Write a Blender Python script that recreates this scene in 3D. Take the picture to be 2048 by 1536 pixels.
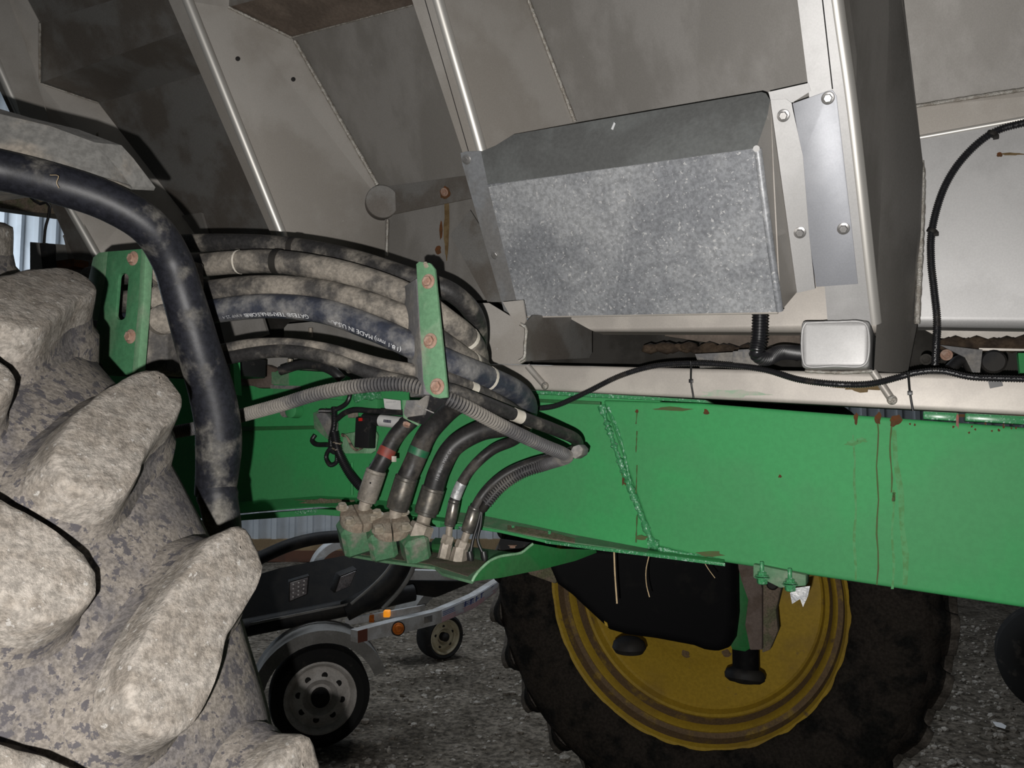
import bpy, bmesh, math, random
import numpy as np
from mathutils import Vector, Matrix
from mathutils.geometry import tessellate_polygon
random.seed(7)
# ------------------------------------------------------------------ clear
for o in list(bpy.data.objects):
    bpy.data.objects.remove(o)
sc = bpy.context.scene
COL = sc.collection
V = Vector
# ------------------------------------------------------------------ camera
F = 1540.0
CAM = V((0, 0, 1.5))
PITCH = math.atan(117 / F)
CP, SP = math.cos(PITCH), math.sin(PITCH)
cd = bpy.data.cameras.new('camera')
cam = bpy.data.objects.new('camera', cd)
COL.objects.link(cam)
cam.location = CAM
cam.rotation_euler = (math.pi / 2 + PITCH, 0, 0)
cd.sensor_fit = 'HORIZONTAL'
cd.sensor_width = 36.0
cd.lens = 36.0 * F / 2048
cd.clip_start = 0.02
sc.camera = cam
# ------------------------------------------------------------------ world, lights, exposure
wd = bpy.data.worlds.new('shed_air')
sc.world = wd
wd.use_nodes = True
bg = wd.node_tree.nodes['Background']
bg.inputs[0].default_value = (0.80, 0.90, 1.0, 1)
bg.inputs[1].default_value = 0.028
vs = sc.view_settings
vs.view_transform = 'Standard'
vs.look = 'None'
vs.exposure = 0.0
vs.gamma = 1.0
vs.use_curve_mapping = False


def light(name, kind, loc, energy, color=(1, 1, 1), aim=None, **kw):
    l = bpy.data.lights.new(name, kind)
    l.energy = energy
    l.color = color
    for k, v in kw.items():
        setattr(l, k, v)
    o = bpy.data.objects.new(name, l)
    COL.objects.link(o)
    o.location = loc
    if aim is not None:
        o.rotation_euler = (V(aim) - V(loc)).to_track_quat('-Z', 'Y').to_euler()
    return o


# the phone's flash beside and below its lens
light('phone_flash', 'SPOT', (-0.03, -0.03, 1.462), 106, (1.0, 0.972, 0.94), aim=(0.02, 2, 1.76),
      spot_size=math.radians(150), spot_blend=1.0, shadow_soft_size=0.004)
# area lamp added for the daylight on the far wall, no door built
light('wall_daylight_fill', 'AREA', (-8.2, 8.4, 3.6), 150, (0.80, 0.90, 1.0), aim=(-4.2, 10.2, 3.2),
      shape='RECTANGLE', size=3.0, size_y=2.0)
light('floor_fill', 'AREA', (-0.6, 5.4, 4.8), 105, (0.86, 0.93, 1.0), aim=(-0.6, 6.4, 0.0),
      shape='RECTANGLE', size=2.5, size_y=1.5)  # added fill lamp that lifts the floor and trailer

# ------------------------------------------------------------------ projection helpers (machine frame is yawed 28 degrees)
YAW = math.radians(28)
c_, s_ = math.cos(YAW), math.sin(YAW)
U = V((c_, -s_, 0))          # along the frame rail, to the right
A = V((s_, c_, 0))           # across the machine, away from the viewer
N = -A
Z = V((0, 0, 1))
P0 = V((0, 1.9, 1.5))


def ray(px, py):
    k = (px - 1024) / F
    w = -(py - 768) / F
    return V((k, CP - w * SP, SP + w * CP))


def W(px, py, d):
    return CAM + ray(px, py) * d


def hit(px, py, p, n):
    r = ray(px, py)
    return CAM + r * ((p - CAM).dot(n) / r.dot(n))


def R(px, py, o=0.0):
    return hit(px, py, P0 + N * o, N)


TH = math.radians(63)
NS = (N * math.sin(TH) - Z * math.cos(TH)).normalized()
S0 = R(1030, 640, 0.0)


def S(px, py, e=0.0):
    return hit(px, py, S0 + NS * e, NS)


def G(px, py, z=0.0):
    return hit(px, py, V((0, 0, z)), Z)


def fr(o):
    return lambda x, y: R(x, y, o)


def fs(e):
    return lambda x, y: S(x, y, e)


def fw(d):
    return lambda x, y: W(x, y, d)


def pts(lst, fn):
    return [fn(*q) for q in lst]


# ------------------------------------------------------------------ materials
MATS = {}


def mat(name, base, alt=None, scale=8.0, lo=0.42, hi=0.6, rough=0.5, rough2=None, metal=0.0,
        metal2=None, grain=0.0, gscale=120.0, bump=0.0, bscale=60.0, spots=None, stretch=None, spec=0.5,
        emit=0.0, coat=0.0):
    m = bpy.data.materials.new(name)
    m.use_nodes = True
    nt = m.node_tree
    nd, ln = nt.nodes, nt.links
    p = nd['Principled BSDF']
    p.inputs['Roughness'].default_value = rough
    p.inputs['Metallic'].default_value = metal
    p.inputs['Specular IOR Level'].default_value = spec
    p.inputs['Coat Weight'].default_value = coat
    p.inputs['Coat Roughness'].default_value = 0.25
    p.inputs['Base Color'].default_value = (*base, 1)
    tc = nd.new('ShaderNodeTexCoord')
    vec = tc.outputs['Object']
    if stretch:
        mp = nd.new('ShaderNodeMapping')
        mp.inputs['Scale'].default_value = stretch
        ln.new(vec, mp.inputs['Vector'])
        vec = mp.outputs['Vector']

    def noise(sc_, det=6.0, ro=0.6):
        n = nd.new('ShaderNodeTexNoise')
        n.inputs['Scale'].default_value = sc_
        n.inputs['Detail'].default_value = det
        n.inputs['Roughness'].default_value = ro
        ln.new(vec, n.inputs['Vector'])
        return n

    def ramp(src, a, b):
        r = nd.new('ShaderNodeMapRange')
        r.inputs['From Min'].default_value = a
        r.inputs['From Max'].default_value = b
        r.interpolation_type = 'SMOOTHSTEP'
        ln.new(src, r.inputs['Value'])
        return r.outputs['Result']

    def mix(fac, a, b, mode='MIX'):
        x = nd.new('ShaderNodeMix')
        x.data_type = 'RGBA'
        x.blend_type = mode
        if isinstance(fac, float):
            x.inputs[0].default_value = fac
        else:
            ln.new(fac, x.inputs[0])
        for i, q in ((6, a), (7, b)):
            if isinstance(q, tuple):
                x.inputs[i].default_value = (*q, 1)
            else:
                ln.new(q, x.inputs[i])
        return x.outputs[2]

    colr = tuple(base)
    if alt is not None:
        fac = ramp(noise(scale).outputs['Fac'], lo, hi)
        colr = mix(fac, colr, tuple(alt))
        if rough2 is not None:
            mr = nd.new('ShaderNodeMapRange')
            mr.inputs['To Min'].default_value = rough
            mr.inputs['To Max'].default_value = rough2
            ln.new(fac, mr.inputs['Value'])
            ln.new(mr.outputs['Result'], p.inputs['Roughness'])
        if metal2 is not None:
            mr = nd.new('ShaderNodeMapRange')
            mr.inputs['To Min'].default_value = metal
            mr.inputs['To Max'].default_value = metal2
            ln.new(fac, mr.inputs['Value'])
            ln.new(mr.outputs['Result'], p.inputs['Metallic'])
    if grain:
        g = ramp(noise(gscale, 3.0, 0.7).outputs['Fac'], 0.32, 0.68)
        gm = nd.new('ShaderNodeMapRange')
        gm.inputs['To Min'].default_value = 1 - grain
        gm.inputs['To Max'].default_value = 1 + grain
        ln.new(g, gm.inputs['Value'])
        cb = nd.new('ShaderNodeCombineColor')
        for i in range(3):
            ln.new(gm.outputs['Result'], cb.inputs[i])
        colr = mix(1.0, colr, cb.outputs[0], 'MULTIPLY')
    if spots:
        sc_, thr, wid, cl = spots
        f2 = ramp(noise(sc_, 4.0, 0.65).outputs['Fac'], thr, thr + wid)
        colr = mix(f2, colr, cl)
    if not isinstance(colr, tuple):
        ln.new(colr, p.inputs['Base Color'])
    if bump:
        b = nd.new('ShaderNodeBump')
        b.inputs['Strength'].default_value = bump
        b.inputs['Distance'].default_value = 0.004
        ln.new(noise(bscale, 8.0, 0.65).outputs['Fac'], b.inputs['Height'])
        ln.new(b.outputs['Normal'], p.inputs['Normal'])
    if emit:
        p.inputs['Emission Color'].default_value = (*base, 1)
        p.inputs['Emission Strength'].default_value = emit
    MATS[name] = m
    return m


DUST = (0.30, 0.26, 0.21)
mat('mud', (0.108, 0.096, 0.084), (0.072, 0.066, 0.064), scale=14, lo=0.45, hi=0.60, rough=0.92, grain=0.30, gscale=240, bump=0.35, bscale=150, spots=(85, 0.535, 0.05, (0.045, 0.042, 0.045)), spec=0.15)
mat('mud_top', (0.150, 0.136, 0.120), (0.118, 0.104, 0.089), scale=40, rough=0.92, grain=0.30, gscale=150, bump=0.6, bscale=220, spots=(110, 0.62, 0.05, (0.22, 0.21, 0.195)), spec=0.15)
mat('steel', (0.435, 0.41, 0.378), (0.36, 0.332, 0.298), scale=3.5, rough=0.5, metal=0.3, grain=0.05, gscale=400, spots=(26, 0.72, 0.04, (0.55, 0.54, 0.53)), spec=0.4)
mat('steel_dull', (0.25, 0.238, 0.222), (0.195, 0.184, 0.168), scale=4, rough=0.55, metal=0.25, grain=0.06, gscale=300, spots=(30, 0.73, 0.04, (0.36, 0.35, 0.34)), stretch=(1.6, 1.6, .6))  # darker copy of steel; shade of recessed hopper walls put into colour
mat('steel_dark', (0.19, 0.185, 0.175), (0.13, 0.115, 0.10), scale=5, rough=0.6, metal=0.3, grain=0.1, gscale=300)  # darkest copy; shade of the deeper hopper sheets put into colour
mat('steel_light', (0.50, 0.495, 0.49), (0.43, 0.425, 0.42), scale=5, rough=0.5, metal=0.3, grain=0.04, gscale=300, spec=0.4)  # lighter copy of steel; brightness of the facing skirt put into colour
mat('steel_cream', (0.54, 0.50, 0.45), (0.46, 0.425, 0.385), scale=6, rough=0.5, metal=0.2, grain=0.04, gscale=300, spec=0.4)
mat('edge', (0.64, 0.62, 0.58), rough=0.46, metal=0.6)
mat('weld', (0.50, 0.48, 0.44), (0.34, 0.31, 0.27), scale=80, rough=0.35, metal=0.7, bump=0.6, bscale=300)
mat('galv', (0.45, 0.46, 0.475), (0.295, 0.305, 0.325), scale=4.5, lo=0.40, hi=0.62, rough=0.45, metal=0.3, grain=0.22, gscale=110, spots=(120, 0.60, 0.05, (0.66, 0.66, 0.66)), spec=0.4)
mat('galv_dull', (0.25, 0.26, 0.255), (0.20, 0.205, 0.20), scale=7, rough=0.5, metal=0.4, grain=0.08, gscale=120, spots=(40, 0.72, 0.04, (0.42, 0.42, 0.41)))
mat('green', (0.046, 0.305, 0.098), (0.055, 0.275, 0.098), scale=3, rough=0.62, grain=0.04, gscale=90, spots=(7, 0.72, 0.10, (0.11, 0.22, 0.08)), spec=0.25)
mat('green_dark', (0.018, 0.135, 0.036), (0.03, 0.12, 0.04), scale=9, rough=0.45, grain=0.08, gscale=90, spots=(12, 0.66, 0.12, (0.11, 0.10, 0.06)))
mat('green_glints', (0.055, 0.30, 0.115), (0.40, 0.64, 0.50), scale=170, lo=0.54, hi=0.66, rough=0.18, bump=1.0, bscale=240, coat=0.5)  # pale flecks are flash glints put into the colour
mat('green_dusty', (0.105, 0.215, 0.120), (0.185, 0.235, 0.165), scale=14, lo=0.48, hi=0.72, rough=0.7, grain=0.10, gscale=120, spots=(26, 0.68, 0.08, (0.24, 0.205, 0.16)), spec=0.25)
mat('green_mint', (0.24, 0.42, 0.26), (0.17, 0.32, 0.18), scale=30, rough=0.3, bump=0.5, bscale=200)
mat('block_green', (0.062, 0.165, 0.082), (0.19, 0.19, 0.15), scale=16, lo=0.5, hi=0.66, rough=0.7, grain=0.12, gscale=150)
mat('dirt_brown', (0.15, 0.115, 0.085), (0.10, 0.10, 0.055), scale=20, rough=0.9, grain=0.3, gscale=200, bump=0.4)
mat('primer', (0.135, 0.105, 0.09), (0.10, 0.075, 0.06), scale=20, rough=0.85, grain=0.1, spec=0.2)
mat('rust', (0.125, 0.048, 0.02), (0.075, 0.04, 0.02), scale=60, rough=0.9, grain=0.2, spec=0.1)
mat('rust_bolt', (0.31, 0.22, 0.175), (0.25, 0.15, 0.11), scale=70, rough=0.75, grain=0.2, gscale=300, bump=0.3, spec=0.2)
mat('stain', (0.075, 0.125, 0.045), (0.09, 0.10, 0.045), scale=40, rough=0.8, spec=0.1)
mat('stain_pale', (0.10, 0.31, 0.13), (0.09, 0.24, 0.09), scale=50, rough=0.8, spec=0.1)
mat('rubber', (0.024, 0.023, 0.023), (0.15, 0.135, 0.115), scale=16, lo=0.46, hi=0.70, rough=0.5, rough2=0.9, grain=0.25, gscale=160, bump=0.15, bscale=200, spec=0.35)
mat('rubber_dusty', (0.046, 0.043, 0.041), (0.21, 0.187, 0.158), scale=15, lo=0.40, hi=0.62, rough=0.65, rough2=0.95, grain=0.22, gscale=160, bump=0.15, bscale=200, spec=0.3)
mat('rubber_blue', (0.030, 0.034, 0.048), (0.175, 0.17, 0.165), scale=15, lo=0.42, hi=0.66, rough=0.55, rough2=0.9, grain=0.15, gscale=150, spec=0.35)
mat('rubber_black', (0.018, 0.018, 0.019), (0.12, 0.10, 0.08), scale=14, lo=0.56, hi=0.74, rough=0.42, rough2=0.85, grain=0.15)
mat('pipe_black', (0.010, 0.0105, 0.014), (0.115, 0.108, 0.095), scale=11, lo=0.49, hi=0.66, rough=0.47, rough2=0.9, grain=0.3, gscale=120, bump=0.06, bscale=120, spec=0.26)
mat('conduit', (0.070, 0.068, 0.070), (0.19, 0.175, 0.155), scale=9, lo=0.44, hi=0.64, rough=0.55, rough2=0.85, grain=0.1, spec=0.35)
mat('conduit_black', (0.014, 0.014, 0.016), (0.06, 0.05, 0.04), scale=12, lo=0.58, hi=0.75, rough=0.35)
mat('black', (0.008, 0.008, 0.009), (0.02, 0.018, 0.016), scale=10, rough=0.65, spec=0.25)
mat('black_guard', (0.0025, 0.0025, 0.003), (0.007, 0.0065, 0.006), scale=12, lo=0.55, hi=0.7, rough=0.7, spec=0.12)
mat('plastic_black', (0.014, 0.014, 0.015), (0.09, 0.08, 0.07), scale=25, lo=0.6, hi=0.75, rough=0.4)
mat('plastic_grey', (0.15, 0.148, 0.15), (0.215, 0.20, 0.18), scale=14, lo=0.45, hi=0.65, rough=0.75, grain=0.15)
mat('ferrule', (0.30, 0.27, 0.23), (0.20, 0.18, 0.155), scale=18, rough=0.6, metal=0.25, grain=0.15, gscale=200)
mat('ferrule_dark', (0.12, 0.115, 0.105), (0.24, 0.215, 0.18), scale=18, lo=0.5, hi=0.7, rough=0.35, metal=0.6, grain=0.15)
mat('fitting', (0.38, 0.33, 0.28), (0.27, 0.235, 0.19), scale=25, rough=0.6, metal=0.2, grain=0.15)
mat('flange_brown', (0.22, 0.175, 0.13), (0.30, 0.26, 0.205), scale=20, rough=0.8, grain=0.2, gscale=180, bump=0.3)
mat('zinc', (0.46, 0.41, 0.33), (0.32, 0.28, 0.22), scale=40, rough=0.45, metal=0.25)
mat('bolt_steel', (0.52, 0.51, 0.50), (0.40, 0.39, 0.38), scale=60, rough=0.3, metal=0.7)
mat('white', (0.72, 0.71, 0.69), (0.62, 0.61, 0.60), scale=20, rough=0.6)
mat('band_white', (0.62, 0.58, 0.51), (0.50, 0.46, 0.39), scale=30, rough=0.7)
mat('label_foil', (0.50, 0.50, 0.50), (0.30, 0.31, 0.32), scale=60, rough=0.35, metal=0.3, bump=0.6)
mat('red', (0.55, 0.02, 0.015), rough=0.4)
mat('tape_red', (0.26, 0.045, 0.03), (0.19, 0.05, 0.04), scale=40, rough=0.6)
mat('tape_green', (0.015, 0.13, 0.055), (0.05, 0.12, 0.07), scale=40, rough=0.5)
mat('print', (0.62, 0.63, 0.64), rough=0.7)
mat('print_dim', (0.33, 0.33, 0.34), rough=0.8)
mat('ink', (0.03, 0.03, 0.06), rough=0.7)
mat('fender_grey', (0.125, 0.122, 0.115), (0.205, 0.180, 0.150), scale=10, lo=0.45, hi=0.65, rough=0.8, grain=0.2, gscale=90)
mat('gravel', (0.150, 0.130, 0.106), (0.090, 0.077, 0.061), scale=5, rough=0.95, grain=0.55, gscale=30, bump=1.0, bscale=30, spec=0.1)
mat('stone', (0.34, 0.315, 0.28), (0.17, 0.15, 0.125), scale=7, rough=0.9, grain=0.3, gscale=60, spec=0.1)
mat('wall_white', (0.62, 0.65, 0.68), (0.54, 0.57, 0.60), scale=2, rough=0.55, grain=0.03)
mat('board_tan', (0.34, 0.24, 0.13), (0.25, 0.17, 0.09), scale=3, rough=0.85, grain=0.15)
mat('board_red', (0.14, 0.06, 0.035), (0.09, 0.05, 0.035), scale=3, rough=0.85)
mat('yellow', (0.40, 0.265, 0.028), (0.32, 0.21, 0.035), scale=5, lo=0.45, hi=0.65, rough=0.6, grain=0.1, gscale=80, spots=(9, 0.62, 0.10, (0.17, 0.11, 0.05)), spec=0.25)
mat('yellow_brown', (0.14, 0.09, 0.045), (0.26, 0.17, 0.03), scale=14, lo=0.52, hi=0.68, rough=0.8, grain=0.2)  # darker, browner version of the rim yellow
mat('tire_far', (0.030, 0.025, 0.021), (0.010, 0.010, 0.0095), scale=9, lo=0.45, hi=0.62, rough=0.95, grain=0.3, gscale=90, bump=0.5, spec=0.1)
mat('tire_far_lug', (0.13, 0.115, 0.10), (0.055, 0.048, 0.04), scale=9, lo=0.42, hi=0.6, rough=0.95, grain=0.3, gscale=90, bump=0.6, spec=0.2)  # paler than the tire, lit lug faces put into colour
mat('trailer_tire', (0.018, 0.018, 0.018), (0.05, 0.045, 0.04), scale=12, lo=0.55, hi=0.7, rough=0.9, spec=0.2)
mat('trailer_white', (0.50, 0.51, 0.52), (0.36, 0.35, 0.34), scale=7, rough=0.55, grain=0.08)
mat('trailer_grey', (0.20, 0.195, 0.185), (0.15, 0.145, 0.135), scale=7, rough=0.7, grain=0.1)
mat('rim_white', (0.56, 0.53, 0.50), (0.44, 0.41, 0.38), scale=14, rough=0.55, grain=0.1)
mat('rim_cream', (0.46, 0.42, 0.30), (0.34, 0.29, 0.19), scale=14, rough=0.55, grain=0.1)
mat('decal_blue', (0.06, 0.09, 0.30), (0.10, 0.13, 0.36), scale=30, rough=0.5)
mat('decal_red', (0.50, 0.10, 0.13), (0.56, 0.20, 0.22), scale=30, rough=0.5)
mat('decal_white', (0.60, 0.62, 0.68), rough=0.5)
mat('amber', (0.50, 0.13, 0.014), (0.36, 0.09, 0.01), scale=60, rough=0.7, spec=0.2)
mat('amber_reflection', (1.0, 0.34, 0.02), rough=0.3, emit=0.55)  # emission stands in for flash reflected by the lamp
mat('reflector_red', (0.13, 0.045, 0.03), rough=0.4)
mat('led_lens', (0.22, 0.20, 0.205), (0.13, 0.12, 0.125), scale=90, rough=0.25)
mat('led_dot', (0.75, 0.72, 0.72), rough=0.15)
mat('straw', (0.48, 0.36, 0.21), (0.38, 0.28, 0.16), scale=40, rough=0.7)
mat('panel_dark', (0.011, 0.011, 0.0115), (0.017, 0.016, 0.015), scale=8, rough=0.7, grain=0.1, spec=0.2)
mat('galv_mid', (0.31, 0.32, 0.335), (0.26, 0.255, 0.25), scale=9, rough=0.5, metal=0.3, grain=0.1, gscale=120)
mat('plate_blue', (0.43, 0.44, 0.47), (0.36, 0.37, 0.40), scale=5, rough=0.5, metal=0.3, grain=0.04, gscale=300)
mat('dark_void', (0.045, 0.042, 0.038), (0.025, 0.023, 0.02), scale=6, rough=0.8, spec=0.15)  # near-black that puts the shade of the gaps into the colour
mat('green_bracket', (0.045, 0.150, 0.070), (0.075, 0.16, 0.085), scale=14, lo=0.48, hi=0.72, rough=0.7, grain=0.10, gscale=120, spec=0.25)
mat('smear', (0.34, 0.45, 0.33), (0.44, 0.45, 0.38), scale=40, rough=0.6, spec=0.2)
mat('stain_brown', (0.115, 0.075, 0.035), (0.16, 0.115, 0.06), scale=40, rough=0.8, spec=0.1)
mat('soil', (0.060, 0.043, 0.030), (0.035, 0.026, 0.02), scale=30, rough=0.95, grain=0.3, spec=0.1)
mat('shelf_brown', (0.15, 0.118, 0.095), (0.10, 0.078, 0.062), scale=7, rough=0.7, grain=0.12, spec=0.3)  # dark brown reflection on the shelf put into the colour
mat('mud_hose', (0.022, 0.021, 0.021), (0.075, 0.066, 0.056), scale=13, lo=0.5, hi=0.72, rough=0.45, rough2=0.85, grain=0.2, spec=0.35)
mat('paper', (0.75, 0.75, 0.76), rough=0.7)
mat('wire', (0.30, 0.25, 0.18), (0.08, 0.06, 0.05), scale=60, rough=0.5)

# ------------------------------------------------------------------ object helpers


def thing(name, label, cat, loc, group=None, rot=None):
    o = bpy.data.objects.new(name, None)
    COL.objects.link(o)
    o.empty_display_size = 0.05
    o.location = loc
    if rot is not None:
        o.rotation_euler = rot.to_euler()
    o['label'] = label
    o['category'] = cat
    if group:
        o['group'] = group
    return o


def wloc(o):
    p = V((0, 0, 0))
    while o is not None:
        p = p + o.location
        o = o.parent
    return p


def link(name, me, m, parent=None, local=False, label=None):
    """link a mesh given in world coordinates (or parent-local when local) as ONE object"""
    if m is not None and not me.materials:
        me.materials.append(MATS[m])
    o = bpy.data.objects.new(name, me)
    COL.objects.link(o)
    if parent is not None:
        o.parent = parent
    if not local:
        n = len(me.vertices)
        co = np.empty(n * 3)
        me.vertices.foreach_get('co', co)
        co = co.reshape(-1, 3)
        ctr = V(co.mean(0)) if n else V((0, 0, 0))
        me.vertices.foreach_set('co', (co - np.array(ctr)).ravel())
        o.location = ctr - (wloc(parent) if parent else V((0, 0, 0)))
        me.update()
    if label:
        o['label'] = label
    return o


def mk(verts, faces, smooth=None):
    me = bpy.data.meshes.new('m')
    me.from_pydata([tuple(v) for v in verts], [], faces)
    me.update()
    if smooth is not None:
        for p in me.polygons:
            p.use_smooth = True
        me.set_sharp_from_angle(angle=math.radians(smooth))
    return me


def bm2me(bm, smooth=40, recalc=True):
    if recalc:
        bmesh.ops.recalc_face_normals(bm, faces=bm.faces)
    me = bpy.data.meshes.new('m')
    bm.to_mesh(me)
    bm.free()
    if smooth is not None:
        for p in me.polygons:
            p.use_smooth = True
        me.set_sharp_from_angle(angle=math.radians(smooth))
    return me


def bevel(bm, w, seg=2, ang=0.6):
    es = [e for e in bm.edges if len(e.link_faces) == 2 and e.calc_face_angle(0) > ang]
    if es:
        bmesh.ops.bevel(bm, geom=es, offset=w, segments=seg, affect='EDGES', profile=0.6, clamp_overlap=True)


def slab_bm(bm, outer, tv, holes=()):
    """extruded polygon (outer, with holes) along the thickness vector tv"""
    loops = [list(outer)] + [list(h) for h in holes]
    flat = [p for l in loops for p in l]
    tris = tessellate_polygon([[V(p) for p in l] for l in loops]) if holes else None
    a = [bm.verts.new(p) for p in flat]
    b = [bm.verts.new(V(p) + tv) for p in flat]
    if holes:
        for t in tris:
            bm.faces.new([a[i] for i in t])
            bm.faces.new([b[i] for i in reversed(t)])
    else:
        bm.faces.new(a)
        bm.faces.new(list(reversed(b)))
    k = 0
    for l in loops:
        n = len(l)
        for i in range(n):
            j = (i + 1) % n
            bm.faces.new([a[k + i], b[k + i], b[k + j], a[k + j]])
        k += n


def slab(name, outer, tv, m, parent=None, bev=0.0, holes=(), label=None, seg=2):
    bm = bmesh.new()
    slab_bm(bm, outer, V(tv), holes)
    bmesh.ops.recalc_face_normals(bm, faces=bm.faces)
    if bev:
        bevel(bm, bev, seg)
    return link(name, bm2me(bm, 35), m, parent, label=label)


def box_bm(bm, c, x, y, z):
    """box: centre c and half-axis vectors"""
    vs_ = [bm.verts.new(c + x * i + y * j + z * k) for i in (-1, 1) for j in (-1, 1) for k in (-1, 1)]
    for f in ((0, 1, 3, 2), (4, 6, 7, 5), (0, 4, 5, 1), (2, 3, 7, 6), (0, 2, 6, 4), (1, 5, 7, 3)):
        bm.faces.new([vs_[i] for i in f])


def box(name, c, x, y, z, m, parent=None, bev=0.0, label=None, seg=2):
    bm = bmesh.new()
    box_bm(bm, V(c), V(x), V(y), V(z))
    bmesh.ops.recalc_face_normals(bm, faces=bm.faces)
    if bev:
        bevel(bm, bev, seg)
    return link(name, bm2me(bm, 35), m, parent, label=label)


def catmull(P, step=0.01, closed=False):
    P = [np.array(p, float) for p in P]
    if len(P) == 2:
        n = max(2, int(np.linalg.norm(P[1] - P[0]) / step))
        return np.array([P[0] + (P[1] - P[0]) * i / n for i in range(n + 1)])
    Q = [2 * P[0] - P[1]] + P + [2 * P[-1] - P[-2]]
    out = []
    for i in range(1, len(Q) - 2):
        p0, p1, p2, p3 = Q[i - 1:i + 3]
        t0 = 0
        t1 = t0 + max(np.linalg.norm(p1 - p0), 1e-5) ** .5
        t2 = t1 + max(np.linalg.norm(p2 - p1), 1e-5) ** .5
        t3 = t2 + max(np.linalg.norm(p3 - p2), 1e-5) ** .5
        for t in np.linspace(t1, t2, 24, endpoint=False):
            a1 = (t1 - t) / (t1 - t0) * p0 + (t - t0) / (t1 - t0) * p1
            a2 = (t2 - t) / (t2 - t1) * p1 + (t - t1) / (t2 - t1) * p2
            a3 = (t3 - t) / (t3 - t2) * p2 + (t - t2) / (t3 - t2) * p3
            b1 = (t2 - t) / (t2 - t0) * a1 + (t - t0) / (t2 - t0) * a2
            b2 = (t3 - t) / (t3 - t1) * a2 + (t - t1) / (t3 - t1) * a3
            out.append((t2 - t) / (t2 - t1) * b1 + (t - t1) / (t2 - t1) * b2)
    out.append(P[-1])
    out = np.array(out)
    L = np.r_[0, np.cumsum(np.linalg.norm(np.diff(out, axis=0), axis=1))]
    n = max(3, int(L[-1] / step))
    s = np.linspace(0, L[-1], n + 1)
    return np.stack([np.interp(s, L, out[:, i]) for i in range(3)], 1)


def sweep(path, rad, seg=16, caps=True, flat=1.0):
    """tube mesh data along a sampled path; rad may be a list"""
    P = np.array(path, float)
    n = len(P)
    T = np.gradient(P, axis=0)
    T /= np.linalg.norm(T, axis=1)[:, None] + 1e-12
    nv = np.cross(T[0], [0.13, 0.27, 0.95])
    nv /= np.linalg.norm(nv)
    rad = np.full(n, rad) if np.isscalar(rad) else np.array(rad)
    vs_, fs_ = [], []
    an = np.linspace(0, 2 * math.pi, seg, endpoint=False)
    for i in range(n):
        nv = nv - T[i] * nv.dot(T[i])
        nv /= np.linalg.norm(nv)
        bv = np.cross(T[i], nv)
        for q in an:
            vs_.append(P[i] + rad[i] * (math.cos(q) * nv + math.sin(q) * bv * flat))
    for i in range(n - 1):
        for j in range(seg):
            k = (j + 1) % seg
            fs_.append((i * seg + j, i * seg + k, (i + 1) * seg + k, (i + 1) * seg + j))
    if caps:
        fs_.append(tuple(range(seg))[::-1])
        fs_.append(tuple((n - 1) * seg + j for j in range(seg)))
    return vs_, fs_


def tube(name, P, r, m, parent=None, step=0.012, seg=16, label=None, raw=False, flat=1.0):
    path = np.array([tuple(p) for p in P]) if raw else catmull(P, step)
    v, f = sweep(path, r, seg, flat=flat)
    return link(name, mk(v, f, 60), m, parent, label=label)


def conduit(name, P, r, m, parent=None, pitch=0.0060, seg=14, depth=0.20, label=None, slit=False):
    """corrugated split loom: ring ridges are real geometry"""
    path = catmull(P, pitch / 4)
    rad = [r if (i % 4) in (0, 1) else r * (1 - depth) for i in range(len(path))]
    v, f = sweep(path, rad, seg)
    me_ = mk(v, f, 30)
    me_.materials.append(MATS[m])
    me_.materials.append(MATS['conduit_black'])
    for i, p in enumerate(me_.polygons):
        p.material_index = 1 if (i // seg) % 4 in (2,) else 0
    return link(name, me_, m, parent, label=label)


def sub(path, a, b):
    """piece of a sampled path between arc fractions a..b"""
    n = len(path)
    return path[int(a * (n - 1)):max(int(a * (n - 1)) + 2, int(b * (n - 1)) + 1)]


def nearest(path, p):
    return int(np.argmin(np.linalg.norm(path - np.array(p), axis=1)))


def band(name, path, at, half, r, m, parent, label=None):
    i = nearest(path, at)
    st = np.linalg.norm(path[1] - path[0])
    t = np.clip(i + np.linspace(-half, half, max(3, int(half / .002))) / st, 0, len(path) - 1)
    q = np.stack([np.interp(t, np.arange(len(path)), path[:, j]) for j in range(3)], 1)
    v, f = sweep(q, r, 18)
    return link(name, mk(v, f, 40), m, parent, label=label)


def axes(ax):
    ax = V(ax).normalized()
    x = ax.cross(V((0.12, 0.2, 0.97)))
    x.normalize()
    return x, ax.cross(x), ax


def lathe_bm(bm, prof, c, ax, seg=32, capa=True, capb=True, rx=None):
    """revolve profile [(radius, height)] about axis ax at c"""
    x, y, z = axes(ax)
    rings = []
    for r, h in prof:
        rings.append([bm.verts.new(V(c) + z * h + (x * math.cos(t) + y * math.sin(t)) * r)
                      for t in (2 * math.pi * i / seg for i in range(seg))])
    for a, b in zip(rings, rings[1:]):
        for i in range(seg):
            j = (i + 1) % seg
            bm.faces.new((a[i], a[j], b[j], b[i]))
    if capa and prof[0][0] > 1e-6:
        bm.faces.new(rings[0][::-1])
    if capb and prof[-1][0] > 1e-6:
        bm.faces.new(rings[-1])


def lathe(name, prof, c, ax, m, parent=None, seg=32, label=None, smooth=40, capa=True, capb=True):
    bm = bmesh.new()
    lathe_bm(bm, prof, c, ax, seg, capa, capb)
    bmesh.ops.remove_doubles(bm, verts=bm.verts, dist=1e-6)
    return link(name, bm2me(bm, smooth), m, parent, label=label)


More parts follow.
